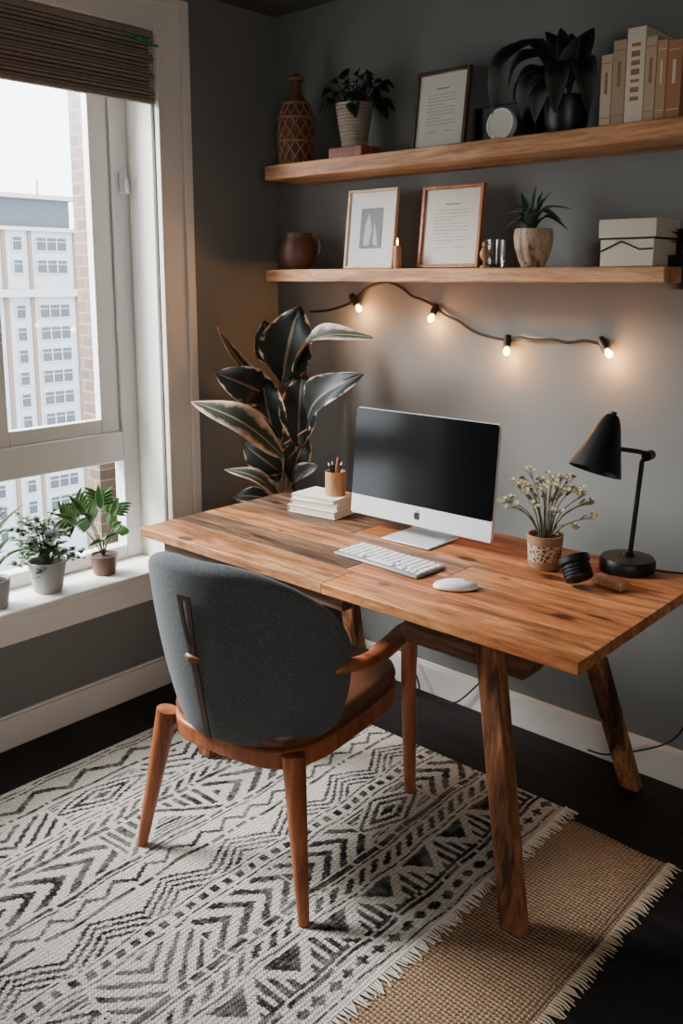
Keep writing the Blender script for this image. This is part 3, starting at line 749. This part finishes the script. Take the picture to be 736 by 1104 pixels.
for (u1,v1),(u2,v2),(u3,v3) in [((606,120),(600,80),(584,42)), ((612,120),(612,90),(606,60)), ((612,120),(616,90),(630,60)), ((608,120),(600,95),(590,70))]:
    tube(bm, cr([q(u1,v1,-.12), q(u2,v2,-.12), q(u3,v3,-.13)]), .004, n=6)
build('stem', bm, 'leafdark', T)
# --- books on the upper shelf
bk = [(645,657,58,'cream thin book at the left of the upper shelf row',(188,168,142),.15),
      (658,672,42,'tan book second from the left in the row',(164,140,114),.16),
      (672,692,28,'tallest cream book with rust title marks in the row',(204,190,168),.175),
      (691,703,38,'beige book directly right of the tallest book',(176,150,122),.16),
      (703,714,42,'slim caramel book between beige and orange-brown books',(168,134,102),.16),
      (714,730,42,'orange-brown book at the right end of the row',(156,108,74),.165)]
xcur = None
for i, (u1, u2, vt, lab, colr, dp) in enumerate(bk):
    a_ = at(u1, 132, y=-.2); b_ = at(u2, 132, y=-.2); top = at((u1+u2)/2, vt, y=-.2)
    if xcur is None: xcur = a_.x
    w_ = (b_.x-a_.x); h_ = (top.z-ZU)*.98
    T = thing('book', lab, 'book', (xcur+w_/2, -.2, ZU+.0005), (0, 0, 0), group='books on the upper shelf')
    cm = plain('book_cloth_%d' % i, colr, .7, var=.08, bump=.2)
    c = .0025
    bm = BM(); box(bm, (-w_/2+.0006, 0, 0), (w_/2-.0006, c, h_)); box(bm, (-w_/2+.0006, c, 0), (-w_/2+.0006+c, dp, h_)); box(bm, (w_/2-.0006-c, c, 0), (w_/2-.0006, dp, h_)); build('cover', bm, cm, T, bevel=.001)
    bm = BM(); box(bm, (-w_/2+c+.0008, c, .004), (w_/2-c-.0008, dp-.004, h_-.004)); build('pages', bm, 'pages', T, smooth=False)
    bm = BM()
    if i == 2:
        for k, L in enumerate((.012,.02,.016,.02,.01,.018,.014)): cbox(bm, (0, -.0006, h_*.82-k*.022), (w_*.45, .001, L*.7))
    else:
        cbox(bm, (0, -.0006, h_*.88), (w_*.8, .001, .002)); cbox(bm, (0, -.0006, h_*.6), (w_*.22, .001, h_*.3)); cbox(bm, (0, -.0006, h_*.12), (w_*.8, .001, .002))
    build('spine_marks', bm, plain('spine_ink_%d' % i, (140,100,72) if i < 4 else (206,182,148), .7), T, smooth=False)
    xcur += w_+.0006
# --- lower shelf things
p = at(321, 285, y=-.12)
T = thing('ceramic_jug', 'round dark brown ceramic jug with loop handle on the lower shelf', 'jug', (p.x, -.12, ZL), (0,0,math.radians(20)))
bm = BM(); lathe(bm, [(0,0), (.045,0), (.06,.02), (.067,.055), (.063,.088), (.055,.108), (.052,.118), (.056,.132), (.051,.132), (.047,.11), (.05,.06), (0,.02)]); build('body', bm, 'terra', T)
bm = BM(); tube(bm, cr([(.05,0,.108), (.08,0,.11), (.09,0,.085), (.08,0,.05), (.06,0,.038)]), .007, n=8); build('handle', bm, 'terra', T)
p = at(429, 287, y=-.16)
T = thing('votive_candle', 'slim amber glowing votive candle beside the pale photo frame', 'candle', (p.x, -.165, ZL))
bm = BM(); lathe(bm, [(0,0), (.012,0), (.014,.01), (.013,.06), (.011,.075), (.009,.075), (.01,.02), (0,.02)], n=16); build('holder', bm, 'tanwood', T)
bm = BM(); lathe(bm, [(0,.03), (.0085,.03), (.0085,.07), (0,.074)], n=16); build('wax', bm, 'candle', T)
bm = BM(); lathe(bm, [(0,.074), (.003,.08), (.0025,.088), (0,.1)], n=10); build('flame', bm, 'bulb', T)
p = at(522, 288, y=-.17)
T = thing('figurine', 'tiny light wooden bird-like ornament beside the copper-brown frame', 'ornament', (p.x, -.17, ZL), (0,0,.5))
bm = BM(); lathe(bm, [(0,0), (.014,0), (.014,.005), (.004,.01), (.004,.02), (.013,.03), (.016,.042), (.011,.055), (.004,.062), (0,.064)], n=16); build('body', bm, 'tanwood', T)
bm = BM(); lathe(bm, [(0,0), (.008,.004), (.009,.01), (.005,.017), (0,.018)], (0,0,.06), n=12); tube(bm, [(.006,0,.07), (.018,0,.069)], [.003,.0008], n=6); build('head', bm, 'tanwood', T)
p = at(534, 287, y=-.12)
T = thing('glass_tumbler', 'small clear glass tumbler left of the wooden plant pot', 'glass', (p.x, -.12, ZL))
bm = BM(); lathe(bm, [(0,0), (.026,0), (.03,.01), (.032,.085), (.030,.085), (.027,.012), (0,.01)]); build('glass_wall', bm, 'glass2', T)
P0 = at(574, 285, y=-.13); P0.z = ZL
T = thing('potted_succulent', 'grey-green spiky succulent in pale streaked wooden pot on lower shelf', 'potted plant', P0)
pot(T, [(0,0), (.032,0), (.042,.02), (.054,.06), (.058,.09), (.054,.112), (.049,.112), (.048,.1), (0,.1)], 'palestreak', .048, .104)
bm = BM()
for (u, v, y, w_, bd) in [(578,200,-.13,.02,.05), (562,208,-.1,.022,.1), (596,205,-.12,.022,.1), (541,232,-.15,.02,.28), (552,222,-.2,.022,.25), (615,225,-.14,.02,.28), (606,238,-.2,.02,.3), (543,248,-.16,.018,.35), (588,222,-.22,.024,.15), (570,226,-.23,.024,.15), (612,248,-.15,.018,.35), (585,206,-.1,.02,.08), (555,240,-.21,.02,.3)]:
    leaf(bm, V((0,0,.1)), at(u, v, y=y)-P0, w_*1.6, bend=bd, fold=.5, pw=.6, n=(0,-.4,.9))
build('leaves', bm, 'leafagave', T)
# storage box with lid and V-shaped cord
a_ = at(645, 287, y=-.2); b_ = at(704, 287, y=-.2)
w_ = b_.x-a_.x; xc = (a_.x+b_.x)/2
T = thing('storage_box', 'cream lidded storage box with a black V-shaped cord on the lower shelf', 'box', (xc, -.125, ZL+.0005))
bm = BM(); box(bm, (-w_/2+.002, -.073, 0), (w_/2-.002, .073, .072)); build('box_body', bm, 'boxcream', T, bevel=.002)
bm = BM(); box(bm, (-w_/2*1.05, -.077, .0755), (w_/2*1.05, .077, .124)); build('lid', bm, 'boxcream', T, bevel=.002)
bm = BM(); box(bm, (-w_/2+.001, -.0742, .0705), (w_/2-.001, .0742, .0757)); build('seam_band', bm, 'black', T)
bm = BM(); tube(bm, [(-w_*.47, -.0755, .040), (-w_*.10, -.0765, .066), (w_*.24, -.0765, .044)], .0022, n=6); tube(bm, [(w_*.24, -.0765, .044), (w_*.47, -.0755, .046)], .0022, n=6); build('cord_trim', bm, 'black', T)
# wall planter at shelf end
P0 = at(728, 300, y=-.08)
T = thing('wall_planter', 'black wall planter with dark leaves past the lower shelf end', 'planter', (P0.x+.02, -.062, 1.47))
bm = BM(); lathe(bm, [(0,0), (.04,0), (.052,.02), (.056,.09), (.052,.09), (.048,.03), (0,.03)]); build('pot', bm, 'black', T)
bm = BM(); box(bm, (-.02,.045,.02), (.02,.0615,.08)); build('bracket', bm, 'black', T)
bm = BM(); random.seed(9)
for k in range(12):
    a_ = k*2*PI/12; leaf(bm, (0,0,.08), (.07*math.cos(a_), .05*math.sin(a_)-.01, .12+random.random()*.06), .04, bend=.25)
build('leaves', bm, 'leafdark', T)
# ------------------------------------------------------------------ string lights
T = thing('string_lights', 'black cord of warm bulbs draped on the wall below the lower shelf', 'string lights', (1, -.012, 1.3))
O = V((1, -.012, 1.3))
path = [(335,336),(352,335),(366,331),(376,327),(383,322),(392,313),(400,308),(412,305),(424,306),(434,311),(444,319),(455,323),(468,330),(480,340),(494,346),(508,356),(524,362),(546,366),(560,364),(575,367),(595,366),(612,369),(630,367),(644,370),(656,371)]
pts = [at(u, v, y=-.012)-O for u, v in path]
bm = BM(); tube(bm, cr(pts, 4), .0046, n=8); build('cord', bm, 'cord', T)
bulbs = [((381,322),(387,333)), ((469,332),(465,342)), ((547,366),(546,378)), ((649,369),(656,381))]
for (a_, b_) in bulbs:
    A = at(*a_, y=-.014)-O; B = at(*b_, y=-.034)-O; d = (B-A)
    bm = BM(); tube(bm, [A-d*.3, A+d*.75], [.012, .013], n=12); s = build('socket', bm, 'black', T)
    q_ = d.to_track_quat('Z', 'Y').to_matrix().to_4x4()
    bm = BM(); lathe(bm, [(0,0), (.006,0), (.010,.008), (.0108,.014), (.008,.023), (0,.029)], n=14, mtx=Matrix.Translation(A+d*.75) @ q_); build('bulb', bm, 'bulb', T)
    l = bpy.data.lights.new('bulb_light', 'POINT'); l.energy = 1.5; l.color = (1, .46, .16); l.shadow_soft_size = .012
    lo = bpy.data.objects.new('bulb_light', l); C.objects.link(lo); lo.location = A+O+d*1.2+V((0,-.012,-.022))
# ------------------------------------------------------------------ monitor
T = thing('desktop_computer', 'all-in-one computer with black screen and silver chin on the desk', 'computer', (1.085, -.5, DZ+.001))
W2, ZB, ZT_ = .252, .042, .365
tl = Matrix.Translation((0,0,ZB)) @ Matrix.Rotation(math.radians(-5), 4, 'X') @ Matrix.Translation((0,0,-ZB))
def rrect(w0, z0, z1, r, n=5):
    pts = []
    for cx_, cz_, a0 in ((w0-r, z1-r, 0), (-w0+r, z1-r, 90), (-w0+r, z0+r, 180), (w0-r, z0+r, 270)):
        for k in range(n+1): a_ = math.radians(a0+90*k/n); pts.append((cx_+r*math.cos(a_), cz_+r*math.sin(a_)))
    return pts
def prismY(bm, pts, ya, yb_, mtx=None):
    a_ = [bm.verts.new((p[0], ya, p[1])) for p in pts]; b_ = [bm.verts.new((p[0], yb_, p[1])) for p in pts]
    bm.faces.new(a_); bm.faces.new(b_[::-1]); n = len(pts)
    for i in range(n): bm.faces.new((a_[i], b_[i], b_[(i+1)%n], a_[(i+1)%n]))
    if mtx is not None:
        for v in a_+b_: v.co = mtx @ v.co
bm = BM(); prismY(bm, rrect(W2, ZB, ZT_, .01), -.004, .006, tl)
prismY(bm, rrect(W2*.8, ZB+.03, ZT_-.03, .03), .006, .018, tl); prismY(bm, rrect(W2*.45, ZB+.06, ZT_-.06, .03), .018, .032, tl)
build('back_shell', bm, 'alu', T)
bm = BM(); prismY(bm, rrect(W2-.001, ZB+.058, ZT_-.001, .008), -.0065, -.0042, tl); build('screen', bm, 'screen', T)
bm = BM(); prismY(bm, rrect(W2-.0005, ZB, ZB+.058, .006), -.0062, -.0041, tl); ch = build('chin', bm, 'alu', T)
ap = [(0,.42),(.1,.47),(.22,.49),(.38,.42),(.46,.32),(.37,.22),(.33,.06),(.37,-.08),(.48,-.16),(.42,-.34),(.28,-.49),(.15,-.5),(0,-.45),(-.15,-.5),(-.28,-.49),(-.43,-.3),(-.5,-.02),(-.46,.26),(-.3,.46),(-.15,.48)]
bm = BM(); s_ = .022; cz = ZB+.03
prismY(bm, [(x*s_, cz+z*s_) for x, z in ap], -.0072, -.0061, tl); prismY(bm, [(x*s_, cz+z*s_) for x, z in [(0,.52),(.03,.7),(.2,.86),(.18,.68)]], -.0072, -.0061, tl)
build('logo', bm, 'black', ch, smooth=False)
bm = BM(); box(bm, (-.085, -.06, 0), (.085, .09, .005)); build('stand_foot', bm, 'alu', T, bevel=.002)
bm = BM(); vs = []
for y, z, w_ in ((.082,.005,.08), (.075,.06,.07), (.055,.13,.065), (.035,.18,.06)):
    vs.append([bm.verts.new((x, y+dy, z)) for x, dy in ((-w_,-.004), (w_,-.004), (w_,.004), (-w_,.004))])
for r0, r1 in zip(vs, vs[1:]):
    for k in range(4): bm.faces.new((r0[k], r0[(k+1)%4], r1[(k+1)%4], r1[k]))
bm.faces.new(vs[0][::-1]); bm.faces.new(vs[-1]); build('stand_neck', bm, 'alu', T)
# keyboard
T = thing('keyboard', 'slim white keyboard in front of the black screen', 'keyboard', (1.145, -.708, DZ+.001), (0,0,math.radians(-3)))
bm = BM(); post(bm, (0,0,0), (0,0,.007), (.298,.118), (.296,.116)); build('key_tray', bm, 'alud', T, bevel=.002)
bm = BM(); box(bm, (-.0082,-.0078,0), (.0082,.0078,.003)); kme = None
def key(x, y, sx=1):
    global kme
    if kme is None:
        o = build('key', bm, 'keyw', T, bevel=.001); kme = o.data
    else:
        o = bpy.data.objects.new('key', kme); C.objects.link(o); o.parent = T
        md = o.modifiers.new('bevel', 'BEVEL'); md.width = .001; md.segments = 1
    o.location = (x, y, .007); o.scale = (sx, 1, 1)
for r_ in range(4):
    for k in range(14): key(-.1345+.0207*k, .046-.0205*r_)
for k, (x, sx) in enumerate(((-.1345,1),(-.114,1),(-.093,1),(-.0672,1.4),(.0055,5.4),(.078,1.4),(.104,1),(.122,.7),(.1385,.7))): key(x, .046-.082, sx)
# mouse
T = thing('mouse', 'white oval computer mouse right of the keyboard', 'computer mouse', (1.4, -.76, DZ+.001), (0,0,math.radians(-52)))
bm = BM()
prf = [(0,0), (.9,0), (1,.12), (.97,.35), (.85,.62), (.6,.86), (.3,.97), (0,1)]
lathe(bm, [(r, z*.021) for r, z in prf], n=32, sx=.031, sy=.056); build('shell', bm, 'keyw', T, angle=70)
bm = BM(); tube(bm, [(0,.034,.0175), (0,.02,.02)], .002, n=6); build('scroll_strip', bm, 'concrete', T)
# stack of notebooks + pen cup
zc = DZ+.0005
for i, (lab, th, w_, d_, rz, cx_, cy_) in enumerate((('thick white notebook at the bottom of the desk stack', .024, .19, .135, .0, 0, 0), ('white notebook in the middle of the desk stack', .02, .182, .13, .05, .004, .003), ('thin cream notebook on top of the stack, under the pen cup', .014, .175, .122, -.04, 0, .004))):
    T = thing('notebook', lab, 'notebook', (.66+cx_, -.445+cy_, zc), (0,0,rz+.1), group='stacked notebooks on the desk')
    c = .0018
    bm = BM(); box(bm, (-w_/2,-d_/2,0), (w_/2,d_/2,c)); box(bm, (-w_/2,-d_/2,th-c), (w_/2,d_/2,th)); box(bm, (-w_/2,-d_/2,c), (-w_/2+c,d_/2,th-c)); build('cover', bm, 'mat', T, bevel=.0008)
    bm = BM(); box(bm, (-w_/2+c,-d_/2+.003,c+.0002), (w_/2-.003,d_/2-.003,th-c-.0002)); build('pages', bm, 'pages', T, smooth=False)
    zc += th+.0006
T = thing('pen_cup', 'tan wooden pen cup standing on the notebook stack', 'pen holder', (.70, -.43, zc))
bm = BM(); lathe(bm, [(0,0), (.031,0), (.033,.003), (.033,.078), (.030,.078), (.029,.006), (0,.006)]); build('cup', bm, 'tanwood', T)
for i, (a_, L, mt, lab) in enumerate(((.3,.11,'black','black pen leaning left in the pen cup'), (2.0,.12,'copperwood','brown pencil standing in the pen cup'), (3.6,.105,'black','short black pen in the pen cup'), (5.0,.115,'blackm','dark grey pen leaning right in the pen cup'))):
    P = V((.70, -.43, zc)); B = P+V((.012*math.cos(a_+PI), .012*math.sin(a_+PI), .008)); E = P+V((.024*math.cos(a_), .024*math.sin(a_), L))
    T = thing('pen', lab, 'pen', B, group='pens in the cup')
    bm = BM(); tube(bm, [(0,0,0), (E-B)*.9], .0038, n=8); build('barrel', bm, mt, T)
    bm = BM(); tube(bm, [(E-B)*.9, E-B], [.0038,.001], n=8); build('tip', bm, 'tanwood' if mt=='copperwood' else 'alu', T)
# flower pot
P0 = V((1.48, -.47, DZ+.0008))
T = thing('flower_pot', 'patterned clay pot of muted green-cream blossoms beside the computer', 'flower pot', P0)
pot(T, [(0,0), (.038,0), (.042,.01), (.047,.085), (.048,.09), (.043,.09), (.041,.078), (0,.078)], 'clay', .041, .08)
random.seed(21); bs = BM(); bl = BM(); bp_ = BM()
for k in range(30):
    a_ = k*2.399; r = .13*math.sqrt((k+.5)/30); h = .265-.55*r*r/.1+random.uniform(-.035,.012)
    E = V((r*math.cos(a_), r*math.sin(a_)*.9, h)); B = V((.012*math.cos(a_), .012*math.sin(a_), .075))
    mid = V((E.x*.42, E.y*.42, .085+(h-.085)*.58))
    tube(bs, cr([B, mid, E], 4), [.0019,.0011], n=5)
    for j in range(3):
        c_ = E+V((random.uniform(-.016,.016), random.uniform(-.016,.016), random.uniform(-.012,.006)))
        tube(bs, [mid.lerp(E, .7), c_], .0008, n=4)
        for m_ in range(5):
            t_ = m_*2*PI/5+k; leaf(bp_, c_, c_+V((.009*math.cos(t_), .009*math.sin(t_)-.002, .004*math.sin(t_)+.004)), .0115, bend=.12, seg=4, n=(.1,-.3,.9), pw=1.1)
    if k % 2: 
        s_ = mid.lerp(E, random.uniform(.3,.8)); t_ = a_+random.uniform(-1.5,1.5); leaf(bl, s_, s_+V((.024*math.cos(t_), .024*math.sin(t_), .014)), .012, seg=5)
build('stems', bs, 'stem', T); build('leaves', bl, 'leafolive', T); build('blossoms', bp_, 'petal', T)
# black ribbed jar tipped
T = thing('black_jar', 'squat ribbed black jar lying tipped beside the lamp base', 'jar', (1.612, -.548, DZ+.002), (0,0,0))
mt = Matrix.Scale(.95, 4) @ Matrix.Rotation(math.radians(-30), 4, 'Z') @ Matrix.Rotation(math.radians(-36), 4, 'Y') @ Matrix.Translation((0,0,-.03))
pr = [(0,0), (.032,0), (.036,.003)]
for k in range(4): pr += [(.0375, .006+.009*k), (.0375, .011+.009*k), (.0345, .0118+.009*k), (.0345, .0145+.009*k)]
pr += [(.038,.044), (.041,.047), (.041,.062), (.036,.062), (.033,.046), (0,.044)]
bm = BM(); lathe(bm, pr, mtx=mt); mz = min(v.co.z for v in bm.verts)
for v in bm.verts: v.co.z -= mz
build('jar_body', bm, 'blackm', T)
bm = BM(); lathe(bm, [(0,.0465), (.031,.0465), (.028,.05), (0,.053)], mtx=mt)
for v in bm.verts: v.co.z -= mz
build('inner_disc', bm, 'screen', T)
bm = BM(); cbox(bm, (0,0,.009), (.09,.035,.018)); tag(build('wooden_coaster', bm, 'tanwood', None, loc=(1.676,-.492,DZ+.001), rot=(0,0,-.25), bevel=.002), 'small flat tan wooden block beside the lamp base', 'wooden block')
# lamp
P0 = V((1.652, -.345, DZ+.001))
T = thing('desk_lamp', 'black metal desk lamp with cone shade on the desk', 'desk lamp', P0)
bm = BM(); lathe(bm, [(0,0), (.068,0), (.071,.004), (.071,.026), (.066,.034), (.02,.038), (.012,.05), (0,.05)]); build('base', bm, 'blackm', T)
J1 = at(692, 497, y=-.335)-P0; J2 = at(699, 491, y=-.335)-P0; J3 = at(688, 487, y=-.345)-P0; J4 = at(667, 484, y=-.36)-P0
bm = BM(); tube(bm, [(.006,0,.04), J1], .0062, n=12); build('stem', bm, 'blackm', T)
bm = BM(); tube(bm, [J2+V((0,-.014,0)), J2+V((0,.014,0))], .013, n=16); build('joint', bm, 'blackm', T)
bm = BM(); tube(bm, cr([J1, J2, J3, J4]), .006, n=12); build('arm', bm, 'blackm', T)
A = at(660, 449, y=-.36)-P0; B = at(641, 508, y=-.415)-P0; d = B-A; L = d.length
mt = Matrix.Translation(A) @ d.to_track_quat('Z', 'Y').to_matrix().to_4x4()
bm = BM(); lathe(bm, [(0,-.004), (.015,-.003), (.02,.004), (.028,.02), (.068,L), (.066,L), (.026,.022), (0,.01)], mtx=mt); build('lamp_shade', bm, 'blackm', T)
bm = BM(); tube(bm, [(.0,0,-.012), (0,0,0)], .009, n=10)
for v in bm.verts: v.co = mt @ v.co
build('cap', bm, 'blackm', T)
bm = BM(); lathe(bm, [(0,L*.3), (.012,L*.32), (.022,L*.6), (.018,L*.8), (0,L*.88)], mtx=mt); build('light_bulb', bm, 'keyw', T)
bm = BM(); pts = [V((1.70,-.335,DZ+.012)), V((1.735,-.31,DZ+.004)), V((1.775,-.29,DZ+.004)), V((1.815,-.268,DZ+.003)), V((1.825,-.255,.70)), V((1.80,-.20,.5)), V((1.76,-.12,.3)), V((1.68,-.05,.15)), V((1.50,-.03,.035)), V((1.42,-.03,.02))]
tube(bm, [p_-P0 for p_ in cr(pts)], .0028, n=6); build('power_cord', bm, 'cord', T)
bm = BM(); pts = [at(430,690,y=-.05), at(452,740,y=-.06), at(440,775,y=-.09), at(468,757,y=-.05), at(492,757,y=-.04), at(518,735,y=-.03)]
tube(bm, cr(pts), .0032, n=6); tag(build('computer_cable', bm, 'cord'), 'thin black cable looping behind the desk above the baseboard', 'cable')
# ------------------------------------------------------------------ rubber plant
P0 = V((.262, -.215, 0))
T = thing('rubber_plant', 'tall variegated rubber plant in the corner behind the desk', 'potted plant', P0)
pot(T, [(0,0), (.09,0), (.1,.02), (.125,.26), (.13,.27), (.13,.29), (.118,.29), (.115,.27), (0,.27)], 'concrete', .115, .275)
def q(u, v, y): return at(u, v, y=y)-P0
bm = BM()
tube(bm, cr([(0,0,.26), q(300,545,-.22), q(302,480,-.23), q(308,430,-.22), q(312,392,-.2)]), [.009,.005], n=8)
tube(bm, cr([(0.02,0.01,.26), q(308,545,-.2), q(312,500,-.2), q(326,470,-.2)]), [.007,.004], n=8)
build('stem', bm, 'stempink', T)
L1 = BM(); L2 = BM(); pet = BM()
LV = [ # base u,v,y  tip u,v,y  width normal bend kind
 (304,412,-.24, 322,330,-.24, .20,(.5,-.8,.1),.08,1),
 (316,400,-.24, 402,364,-.28, .10,(.15,-.55,.8),.18,2),
 (306,430,-.26, 234,352,-.44, .05,(.3,-.5,.8),-.14,2),
 (292,428,-.26, 232,402,-.46, .14,(.5,-.8,.3),.16,1),
 (306,494,-.32, 206,433,-.55, .115,(.35,-.6,.7),.18,2),
 (298,478,-.28, 282,402,-.30, .14,(.5,-.8,.2),.1,1),
 (332,462,-.26, 391,403,-.30, .14,(.1,-.8,.45),.18,1),
 (322,482,-.24, 326,400,-.2, .14,(.5,-.8,.1),.08,1),
 (300,472,-.3, 236,450,-.44, .10,(.4,-.6,.7),.15,1),
 (303,538,-.3, 242,506,-.44, .06,(.3,-.5,.8),.2,2),
 (316,530,-.27, 342,502,-.32, .09,(.3,-.6,.7),.1,1),
 (298,542,-.27, 250,536,-.38, .07,(.3,-.6,.7),.15,1),
 (300,398,-.2, 284,346,-.27, .12,(.5,-.8,.2),.1,1),
 (314,520,-.22, 330,470,-.16, .12,(.4,-.8,.2),.1,1),
 (304,510,-.26, 262,478,-.34, .11,(.5,-.8,.3),.15,1),
 (300,520,-.26, 282,470,-.28, .10,(.5,-.8,.2),.12,1),
 (312,442,-.2, 346,424,-.16, .09,(.3,-.7,.5),.2,2),
]
for (u1,v1,ya,u2,v2,yb_,w_,n_,bd,kd) in LV:
    Bp = q(u1,v1,ya); Tp = q(u2,v2,yb_)
    leaf(L1 if kd == 1 else L2, Bp, Tp, w_, n=n_, bend=bd, fold=.28, seg=16, wav=1.0, pw=.95, xmin=.012-P0.x)
    c0 = q(305 if v1 > 400 else 308, v1+18, -.22)
    tube(pet, [c0, Bp], [.004,.0025], n=5)
build('dark_leaves', L1, 'leafrub', T); build('striped_leaves', L2, 'leafrub2', T); build('petioles', pet, 'stempink', T)
# ------------------------------------------------------------------ sill plants
ZS = .4705
T = thing('spiky_plant', 'upright strappy green plant at the left end of the sill', 'potted plant', (-.04, -1.235, ZS))
pot(T, [(0,0), (.045,0), (.055,.08), (.055,.09), (.049,.09), (.046,.08), (0,.08)], 'concrete', .047, .082)
bm = BM(); random.seed(5)
for k in range(26):
    a_ = k*2.4; r = random.uniform(.05,.165); leaf(bm, (0,0,.08), (max(-.085, r*math.cos(a_)), r*math.sin(a_), random.uniform(.22,.38)-.5*r), .036, bend=.2, fold=.4, pw=.7)
build('leaves', bm, 'leafgreen', T)
P0 = V((-.045, -1.04, ZS))
T = thing('bushy_plant', 'bushy small-leaved plant in pale grey pot on the sill', 'potted plant', P0)
pot(T, [(0,0), (.042,0), (.048,.01), (.062,.095), (.062,.105), (.056,.105), (.053,.09), (0,.09)], 'concrete', .054, .095)
bm = BM(); bs = BM(); random.seed(8)
for k in range(64):
    a_ = random.random()*2*PI; r = random.uniform(.02,.135); h = random.uniform(.11,.28)-.75*max(0, r-.07)
    E = V((max(-.085, r*math.cos(a_)), r*math.sin(a_), h)); tube(bs, cr([(0,0,.09), V((E.x*.4, E.y*.4, h*.75+.03)), E], 3), [.0018,.001], n=4)
    for j in range(8):
        c_ = V((E.x*.4, E.y*.4, h*.75+.03)).lerp(E, random.uniform(.1,1.05)); t_ = random.random()*6.28
        leaf(bm, c_, c_+V((.025*math.cos(t_), .025*math.sin(t_), random.uniform(-.008,.014))), .021, seg=4, bend=.15)
build('stems', bs, 'stem', T); build('leaves', bm, 'leafmid', T)
P0 = V((-.055, -.815, ZS))
T = thing('monstera_plant', 'thin-stemmed split-leaf plant in small brown pot at the right end of the sill', 'potted plant', P0)
pot(T, [(0,0), (.036,0), (.04,.01), (.047,.06), (.05,.07), (.044,.07), (.042,.06), (0,.06)], 'terra', .042, .064)
bm = BM(); bs = BM()
def qx(u, v, x): return at(u, v, x=x)-P0
for (u, v, x) in [(58,554,-.01), (74,534,-.05), (106,522,-.06), (128,536,-.06), (131,562,-.03), (112,582,.03), (90,552,.03)]:
    E = qx(u, v, x); hub = E*.58+V((0,0,.055)); tube(bs, cr([(0,0,.06), hub*.5+V((0,0,.05)), hub], 4), [.0028,.0018], n=5)
    d = (E-hub); nn = V((.6,-.55,.6)); side = d.cross(nn).normalized()
    leaf(bm, hub-d*.1, hub+d*1.0, .032, bend=.12, n=nn, seg=8, pw=.7)
    for j in range(-5, 6):
        if j == 0: continue
        s_ = abs(j)/5
        leaf(bm, hub+d*(.6-.55*s_), hub+d*(1.1-.95*s_)+side*math.copysign(.056-.012*abs(s_-.5), j), .016, bend=.1, n=nn, seg=6)
build('stems', bs, 'stem', T); build('leaves', bm, 'leafgreen', T)
# ------------------------------------------------------------------ light
wd = bpy.data.worlds.new('World'); bpy.context.scene.world = wd; wd.use_nodes = True
nt = wd.node_tree; bg = nt.nodes['Background']
tc = nd(nt, 'ShaderNodeTexCoord'); sp = nd(nt, 'ShaderNodeSeparateXYZ'); nt.links.new(tc.outputs['Generated'], sp.inputs[0])
rp = nd(nt, 'ShaderNodeValToRGB'); e = rp.color_ramp.elements; e[0].position = .45; e[0].color = (.80,.84,.88,1); e[1].position = .75; e[1].color = (.92,.97,1,1)
nt.links.new(sp.outputs[2], rp.inputs[0]); nt.links.new(rp.outputs[0], bg.inputs[0]); bg.inputs[1].default_value = 9.0
def area(name, loc, target, size, energy, color):
    l = bpy.data.lights.new(name, 'AREA'); l.shape = 'RECTANGLE'; l.size = size[0]; l.size_y = size[1]; l.energy = energy; l.color = color
    o = bpy.data.objects.new(name, l); C.objects.link(o); o.location = loc
    o.rotation_euler = (V(target)-V(loc)).to_track_quat('-Z', 'Y').to_euler(); return o
area('sky_light', (-1.9, -2.6, 3.3), (1.2, -.6, .5), (1.7, 1.5), 850, (.96,.98,1))
area('room_light', (3.8, -3.4, 1.4), (1.5, -.3, .3), (1.2, 1.0), 27, (1,.94,.87))
